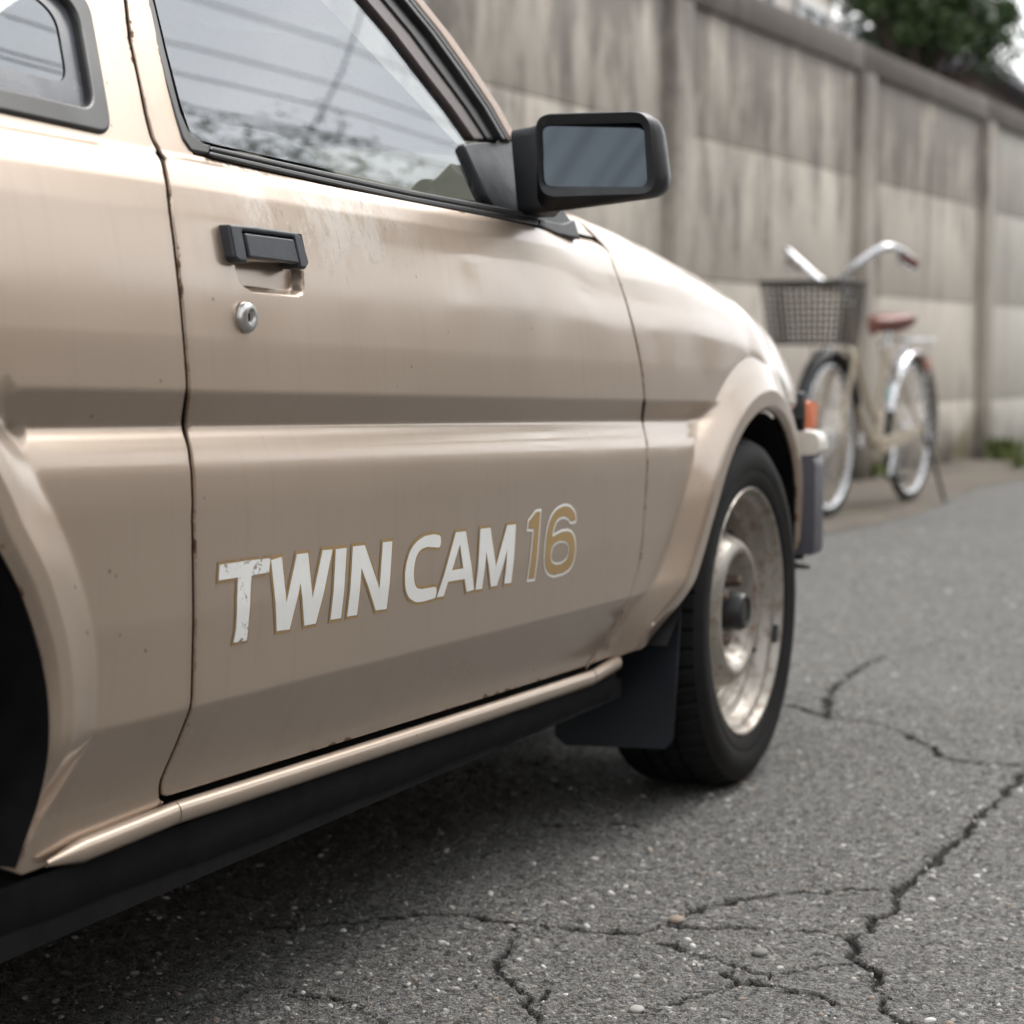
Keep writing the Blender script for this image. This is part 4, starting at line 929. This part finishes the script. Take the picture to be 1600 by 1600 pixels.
# ================================================================== BICYCLE
F0 = onZ(1292, 811); BA = math.atan2(-.0767, .997)
bike = thing('bicycle', 'cream city bicycle with dark wire basket and brown saddle standing before the wall', 'bicycle', (F0[0], F0[1], 0.006), BA)
CREAM = simple('cream_frame_paint', (.46, .385, .29), .35, coat=.4); BROWN = simple('brown_leather', (.17, .055, .036), .5); BASK = simple('dark_basket_wire', (.040, .034, .030), .6)
SILV = simple('bright_bicycle_metal', (.72, .72, .74), .28, metal=.75, var=.06)
RW = .372
def torus(m, c, Rr, r, n=56, k=8, sq=1.):
    V = []; F = []
    for i in range(n):
        a = 2*math.pi*i/n
        for j in range(k): b = 2*math.pi*j/k; q = Rr+r*math.cos(b); V.append((c[0]+q*math.cos(a), c[1]+r*sq*math.sin(b), c[2]+q*math.sin(a)))
    for i in range(n):
        for j in range(k): F.append((i*k+j, ((i+1) % n)*k+j, ((i+1) % n)*k+(j+1) % k, i*k+(j+1) % k))
    m.add(V, F)
def arcband(c, r, a0, a1, wd, n=26):
    m = MB(); V = []; F = []; pr = [(-wd/2, -.012), (-wd/3, 0), (0, .004), (wd/3, 0), (wd/2, -.012), (wd/3, -.004), (0, 0), (-wd/3, -.004)]
    for i in range(n+1):
        a = R(a0+(a1-a0)*i/n)
        for y, dr in pr: V.append((c[0]+(r+dr)*math.cos(a), y, c[2]+(r+dr)*math.sin(a)))
    for i in range(n):
        for j in range(8): F.append((i*8+j, i*8+(j+1) % 8, (i+1)*8+(j+1) % 8, (i+1)*8+j))
    return m.add(V, F)
WBs = 1.255
for cx in (0, WBs):
    wh = bpy.data.objects.new('wheel', None); col.objects.link(wh); wh.parent = bike; wh.location = (cx, 0, RW)
    m = MB(); torus(m, (0, 0, 0), RW-.018, .018); m.build('tyre', TYRE, wh, smooth=True)
    m = MB(); torus(m, (0, 0, 0), RW-.046, .013, sq=1.2); m.build('rim', SILV, wh, smooth=True)
    m = MB(); 
    for i in range(32):
        a = 2*math.pi*i/32; a2 = a+(.5 if i % 2 else -.5); s = .03*(1 if i % 4 < 2 else -1); m.tube([(.025*math.cos(a2), s, .025*math.sin(a2)), ((RW-.05)*math.cos(a), 0, (RW-.05)*math.sin(a))], .0016, 4)
    m.build('spokes', SILV, wh, smooth=True)
    m = MB(); m.lathe([(.0001, -.05), (.012, -.05), (.014, -.035), (.03, -.033), (.03, -.028), (.016, -.02), (.016, .02), (.03, .028), (.03, .033), (.012, .05), (.0001, .05)], 16); m.build('hub', SILV, wh, smooth=True)
def tb(name, pts, r, mat, n=10, k=6, parent=bike, sp=True): m = MB(); m.tube(spline(pts, k) if sp and len(pts) > 2 else pts, r, n); return m.build(name, mat, parent, smooth=True)
hdB = (.235, 0, .80); hdT = (.29, 0, .97)
tb('head_tube', [hdB, hdT], .021, CREAM)
for s in (-1, 1): tb('fork_blade', [(0, s*.055, RW), (.05, s*.055, RW+.08), (.17, s*.05, .66), (.215, s*.045, .745), (.225, s*.015, .775)], .0135, CREAM)
tb('down_tube', [(.25, 0, .84), (.36, 0, .60), (.50, 0, .42), (.68, 0, .30)], .0175, CREAM)
tb('top_tube', [(.28, 0, .94), (.44, 0, .69), (.60, 0, .50), (.745, 0, .42)], .0155, CREAM)
tb('seat_tube', [(.68, 0, .30), (.86, 0, .78)], .0165, CREAM); tb('seat_post', [(.85, 0, .76), (.895, 0, .875)], .0125, SILV)
for s in (-1, 1):
    tb('chain_stay', [(.69, s*.02, .295), (WBs, s*.06, RW)], .010, CREAM); tb('seat_stay', [(.845, s*.02, .72), (WBs, s*.065, RW)], .009, CREAM)
# saddle
m = MB(); V = []; F = []; n = 14
for i, (x, wd, zt) in enumerate([(-.14, .018, .0), (-.12, .03, .012), (-.03, .04, .015), (.04, .075, .022), (.10, .105, .034), (.135, .10, .032), (.15, .07, .015)]):
    for j in range(n):
        a = 2*math.pi*j/n; V.append((x, wd*math.cos(a), zt+(.022 if math.sin(a) > 0 else .045)*math.sin(a)))
for i in range(6):
    for j in range(n): F.append((i*n+j, i*n+(j+1) % n, (i+1)*n+(j+1) % n, (i+1)*n+j))
F += [tuple(range(n)), tuple(6*n+j for j in range(n))]
o = m.add(V, F).build('saddle', BROWN, bike, smooth=True, sharp=70); o.location = (.87, .02, .895); o.scale = (1.25, 1.2, 1.2)
# handlebar
tb('stem', [(.29, 0, .97), (.30, 0, 1.04), (.14, .05, 1.075)], .014, SILV)
hb_ = tb('handlebar', [(.62, -.285, 1.195), (.46, -.275, 1.235), (.33, -.235, 1.24), (.265, -.13, 1.165), (.265, 0, 1.075), (.265, .13, 1.165), (.33, .235, 1.24), (.46, .275, 1.235), (.62, .285, 1.195)], .018, SILV, 12); hb_.location = (-.13, .05, 0)
for s in (-1, 1):
    tb('grip', [(.50, s*.277, 1.21), (.57, s*.281, 1.20), (.66, s*.287, 1.178)],   .023, BROWN, parent=hb_); tb('brake_lever', [(.42, s*.27, 1.20), (.48, s*.285, 1.165), (.60, s*.30, 1.145)], .0085, SILV, parent=hb_)
# fenders
arcband((0, 0, RW), RW+.030, 20, 172, .07).build('front_mudguard', RUBBER, bike, smooth=True); arcband((WBs, 0, RW), RW+.030, -15, 165, .08).build('rear_mudguard', SILV, bike, smooth=True)
# rack
m = MB()
for s in (-1, 1): m.tube([(.90, s*.05, .74), (.98, s*.075, .82), (1.45, s*.075, .83)], .007, 6); m.tube([(1.30, s*.075, .83), (WBs, s*.075, RW)], .006, 6)
for x in (1.02, 1.15, 1.28, 1.40): m.tube([(x, -.075, .828), (x, .075, .828)], .006, 6)
m.box((1.22, 0, .836), (.46, .06, .006)); m.build('rear_rack', SILV, bike, smooth=True)
m = MB(); m.box((1.49, 0, .70), (.03, .07, .05)); m.build('rear_reflector', ORANGE, bike, bevel=.006)
# chain case, crank, pedals, stand
m = MB(); V, F = loft([[(x, y, z) for x, z in rr([(.62, .27), (1.28, .355), (1.28, .395), (.64, .345)], .02, 5)] for y in (-.075, -.045)]); k = len(V)//2; m.add(V, F); m.F += [tuple(range(k)), tuple(range(k, 2*k))]
m.build('chain_case', CREAM, bike, smooth=True, sharp=40)
tb('crank', [(.68, -.10, .30), (.60, -.105, .16)], .009, SILV, sp=False); tb('crank', [(.68, .07, .30), (.76, .08, .44)], .009, SILV, sp=False)
for p in ((.60, -.15, .16), (.76, .13, .44)): m = MB(); m.box(p, (.09, .09, .022)); m.build('pedal', RUBBER, bike, bevel=.005)
tb('kickstand', [(WBs, -.07, RW), (WBs+.06, -.12, .18), (WBs+.10, -.16, .008), (WBs+.16, -.16, .008)], .009, RUBBER)
# basket
bk = bpy.data.objects.new('basket', None); col.objects.link(bk); bk.parent = bike; bk.location = (-.05, .045, 0)
tops = [(-.22, -.19), (.10, -.20), (.10, .20), (-.22, .19)]; bots = [(-.18, -.16), (.08, -.165), (.08, .165), (-.18, .16)]; zt, zb_ = 1.075, .80
def loop3(t):
    z = zb_+(zt-zb_)*t; return [Vector((b[0]+(a[0]-b[0])*t, b[1]+(a[1]-b[1])*t, z)) for a, b in zip(tops, bots)]
m = MB(); c = loop3(1); m.tube(c+[c[0]], .0085, 8); m.build('basket_rim', BASK, bk, smooth=True)
m = MB()
for t in np.linspace(0, .93, 10): c = loop3(t); m.tube(c+[c[0]], .0034 if t else .007, 5)
A, B_ = loop3(0), loop3(1)
for i in range(4):
    for k in range(13 if i % 2 else 8): f = k/(13 if i % 2 else 8); m.tube([A[i].lerp(A[(i+1) % 4], f), B_[i].lerp(B_[(i+1) % 4], f)], .0038, 5)
for k in range(1, 14): f = k/14; m.tube([A[0].lerp(A[1], f), A[3].lerp(A[2], f)], .0028, 5)
for k in range(1, 12): f = k/12; m.tube([A[0].lerp(A[3], f), A[1].lerp(A[2], f)], .0028, 5)
m.build('basket_mesh', BASK, bk, smooth=True)
tb('basket_bracket', [(.02, .04, RW+.03), (-.10, .04, .62), (-.14, .03, .81)], .006, SILV)
m = MB(); m.tube([(-.03, 0, .76), (-.09, 0, .745)], [.028, .034], 12); m.build('front_lamp', SILV, bike, smooth=True)
m = MB(); m.box((.80, -.03, .56), (.05, .012, .06)); m.build('sticker_plate', simple('pale_teal_sticker', (.25, .40, .38), .5), bike)

# ================================================================== WEEDS AND TREE
LEAF = Mat('leaf_green'); li = LEAF.n('ObjectInfo'); lt = LEAF.n('Attribute', attribute_name='tone')
LEAF.set(Base_Color=LEAF.ramp(lt.outputs['Fac'], [(0, (.020, .040, .012)), (.6, (.045, .085, .024)), (1, (.10, .15, .05))]), Roughness=.45); LEAF.b.inputs['Transmission Weight'].default_value = 0.; LEAF = LEAF.m
WEED = simple('bright_weed_green', (.11, .14, .035), .6, var=.35); BARK = simple('bark', (.09, .07, .055), .9, bump=.6, vs_=12)
def weed(q, yy, lab, n=40, h=.10, wd=.22, g='weeds at the wall foot'):
    P = onZ(*q); V = []; F = []
    for k in range(n):
        x, y = rng.normal(0, wd*.4), rng.normal(0, wd*.18); a = rng.uniform(0, 6.28); hh = h*rng.uniform(.4, 1.1); dx, dy = math.cos(a)*hh*.6, math.sin(a)*hh*.6; wq = .012
        i = len(V); V += [(x-wq*math.sin(a), y+wq*math.cos(a), 0), (x+wq*math.sin(a), y-wq*math.cos(a), 0), (x+dx*.6+wq*1.3*math.sin(a), y+dy*.6-wq*1.3*math.cos(a), hh*.8), (x+dx, y+dy, hh), (x+dx*.6-wq*1.3*math.sin(a), y+dy*.6+wq*1.3*math.cos(a), hh*.8)]; F.append((i, i+1, i+2, i+3, i+4))
    tag(mesh('weed', V, F, WEED, loc=(P[0], P[1], .02)), lab, kind='stuff')
weed((1562, 722), 0, 'bright yellow-green weed clump at the wall foot right of the bicycle', 80, .16, .40)
weed((1362, 752), 0, 'low green weeds growing between the bicycle wheels', 70, .10, .34)
weed((1590, 735), 0, 'small sparse weed at the right edge below the pale panel', 30, .08, .2)
def tree(name, loc, rad, n, lab, hgt, seed, squash=.85):
    g = np.random.default_rng(seed); t = thing(name, lab, 'tree', (loc[0], loc[1], 0)); zc = loc[2]
    m = MB(); m.tube(spline([(0, 0, 0), (.05, .03, zc*.35), (-.04, .05, zc*.7), (0, 0, zc)], 5), list(np.linspace(.16, .07, 16)), 10)
    m.build('trunk', BARK, t, smooth=True)
    cl = []
    for k in range(34):
        d = g.normal(0, 1, 3); d /= np.linalg.norm(d); r = rad*g.uniform(.35, .95); c = np.array([d[0]*r, d[1]*r, zc+d[2]*r*squash]); cl.append((c, rad*g.uniform(.18, .36)))
        m = MB(); p0 = Vector((0, 0, zc*.72)); p1 = Vector(c); m.tube([p0, p0.lerp(p1, .5)+Vector((0, 0, .1)), p1], [.045, .03, .01], 6); 
        if k < 14: m.build('branch', BARK, t, smooth=True)
    V = []; F = []; T = []
    for k in range(n):
        c, r = cl[int(g.integers(len(cl)))]; d = g.normal(0, 1, 3); d /= np.linalg.norm(d); p = c+d*r*g.uniform(.3, 1.05); a = g.normal(0, 1, 3); a /= np.linalg.norm(a); b = np.cross(a, g.normal(0, 1, 3)); b /= np.linalg.norm(b); L_ = .075*g.uniform(.7, 1.3)
        i = len(V); V += [p-a*L_*.5, p+b*L_*.28, p+a*L_*.5, p-b*L_*.28]; F.append((i, i+1, i+2, i+3)); T += [np.clip(g.random(), 0, 1)]*4
    mesh('crown', V, F, LEAF, t, attrs={'tone': T}); return t
cx = onY(1442, 8, 3.7)
tree('garden_tree', cx, 1.02, 17000, 'leafy green garden tree rising behind the concrete wall', 0, 5, .78)

# ================================================================== BUILDINGS
STUCCO = simple('pale_stucco', (.58, .53, .48), .9, var=.05, bump=.2); ROOFM = simple('dark_slate_roof', (.055, .055, .065), .6, var=.2); BRWALL = simple('brown_house_wall', (.10, .075, .062), .85); WPIPE = simple('white_painted_pipe', (.78, .78, .78), .4, var=.03); GREYW = simple('grey_render', (.36, .34, .32), .9, var=.1); TIMB = simple('timber_cladding', (.16, .11, .075), .8, var=.25, vs_=6); PANE = simple('house_window_pane', (.03, .035, .04), .08)
def building(name, lab, x0, x1, y0, y1, h, mat, roof=True, face=1, rz=0, rh=1.3, over=.45, nwin=4, floors=2):
    t = thing(name, lab, 'house', ((x0+x1)/2, (y0+y1)/2, 0), rz); wx, wy = x1-x0, y1-y0
    m = MB(); m.box((0, 0, h/2), (wx, wy, h)); m.build('wall', mat, t)
    if roof:
        o = over; V = [(-wx/2-o, -wy/2-o, h), (wx/2+o, -wy/2-o, h), (wx/2+o, wy/2+o, h), (-wx/2-o, wy/2+o, h), (-wx/2+wy*.35, 0, h+rh), (wx/2-wy*.35, 0, h+rh)]
        V += [(v[0], v[1], v[2]-.14) for v in V[:4]]
        m = MB().add(V, [(0, 1, 5, 4), (2, 3, 4, 5), (1, 2, 5), (3, 0, 4), (6, 7, 1, 0), (7, 8, 2, 1), (8, 9, 3, 2), (9, 6, 0, 3), (9, 8, 7, 6)]); m.build('roof', ROOFM, t)
    ys = -face*wy/2
    for fl in range(floors):
        for k in range(nwin):
            x = -wx/2+wx*(k+.5)/nwin; z = 1.5+fl*2.7
            if z+.8 > h: continue
            m = MB(); 
            for dx, dz, sx, sz in ((0, .55, 1.3, .06), (0, -.55, 1.3, .06), (-.62, 0, .06, 1.1), (.62, 0, .06, 1.1), (0, 0, .05, 1.1)): m.box((x+dx, ys-face*.03, z+dz), (sx, .08, sz))
            f = m.build('window', ALU, t); m = MB(); m.box((x, ys-face*.012, z), (1.2, .03, 1.08)); m.build('pane', PANE, f)
    return t
hc = onY(1303, 30, 5.4)
building('stucco_house', 'pale stucco house wall rising behind the concrete wall', hc[0]-11, hc[0], 5.4, 12, 7.2, STUCCO, nwin=5)
m = MB(); m.tube([(0, 0, 0), (0, 0, 7.0)], .075, 14)
o = m.build('downpipe', WPIPE, bpy.data.objects['stucco_house'], smooth=True); o.location = (5.5+.11, -3.42, 0)
rc_ = onY(1520, 110, 4.6)
building('roofed_house', 'low brown house with dark slate roof at the right edge beyond the wall', rc_[0], rc_[0]+12, 4.6, 11, rc_[2]+.1, BRWALL, nwin=3, rh=1.3, over=.35, floors=1)
# the other side of the street, which the glass and paint reflect
OPP = [(-18, -7, -16.5, -9.6, 7.6, TIMB, 'timber-clad house across the street behind the camera, leftmost of its row'), (-6, 4.5, -16, -9.4, 7.8, TIMB, 'tall timber-clad house straight across the street from the car'), (5.5, 12.5, -18, -12.2, 4.7, TIMB, 'low timber-clad house across the street, ahead of the car'), (13.5, 22, -18, -12.6, 4.5, GREYW, 'grey rendered house further up the far side of the street'), (23.5, 33, -18, -12.2, 4.8, STUCCO, 'pale house far up the far side of the street'), (35, 60, -18, -12.4, 5.0, TIMB, 'long timber building at the far end of the far side')]  # unseen houses; the first two made tall and dark to block light beside the car
for x0, x1, y0, y1, h, mt, lb in OPP: building('house', lb, x0, x1, y0, y1, h, mt, face=-1)
for k, (x, y, lb) in enumerate([(9.2, -5.0, 'broad green tree closest to the car across the street'), (12., -5.3, 'next big green tree up the far side of the street'), (15.6, -5.6, 'second big green tree up the far side of the street'), (19.5, -5.4, 'third big green tree up the far side of the street'), (24.5, -5.8, 'farthest big green tree up the far side of the street')]): tree('street_tree', (x, y, (5.3, 6.7, 7.1, 7.6, 8.2)[k]), 2.5, 7500, lb, 0, 40+k)
bw = thing('block_wall', 'low grey block wall across the street in front of the opposite houses', 'wall', (0, -8.4, 0))
for k in range(17):
    m = MB(); m.box((-16+k*4.4, 0, .65), (4.38, .16, 1.3)); m.build('wall_section', GREYW, bw, bevel=.01)
for x in (-62, 46):
    p = thing('utility_pole', {-62: 'grey utility pole behind the camera', 46: 'grey utility pole far up the street'}[x], 'pole', (x, -4.6, 0), group='utility poles along the far side')
    m = MB(); m.tube([(0, 0, 0), (0, 0, 11.6)], [.17, .12], 14); m.build('shaft', GREYW, p, smooth=True)
    for z, l in ((10.95, 1.8), (9.3, 1.2)): m = MB(); m.box((0, 0, z), (.09, l, .09)); m.build('crossarm', ALU, p)
WIRE = simple('black_cable', (.02, .02, .02), .5)
def wire(a, b, sag, r, lab):
    a, b = np.array(a, float), np.array(b, float); pts = [a+(b-a)*t+np.array([0, 0, -4*sag*t*(1-t)]) for t in np.linspace(0, 1, 24)]
    m = MB(); m.tube(pts, r, 6); o = m.build('overhead_wire', WIRE, None, smooth=True); tag(o, lab, 'cable', 'overhead wires')
ws = [(-4.5, 10.2, 'uppermost of the middle group'), (-4.5, 9.38, 'second of the middle group'), (-4.45, 9.12, 'just under the second'), (-4.5, 11.0, 'on the top crossarm, inner'), (-4.6, 8.5, 'thick low telephone cable'), (-4.5, 7.9, 'low cable, upper of the pair'), (-4.55, 7.4, 'low cable, lower of the pair'), (-3.9, 11.0, 'on the top crossarm, road side')]
for y, z, lb in ws:
    for xa, xb, nm in ((-62, 46, 'long span'),): wire((xa, y, z), (xb, y, z), .3, .018 if z < 8 else .012, f'black overhead wire, {lb}, {nm}')
wire((9, -12.2, 4.2), (6.0, 5.4, 6.6), .3, .008, 'service wire crossing the street from the timber house to the stucco house')
wire((22, -6.2, 9.4), (9.0, 7.0, 8.2), .25, .010, 'service wire crossing the street from the pole to the stucco house')
wire((12, -4.6, 8.6), (24.0, -9.0, 5.6), .2, .010, 'service wire dropping from the pole to a far house')
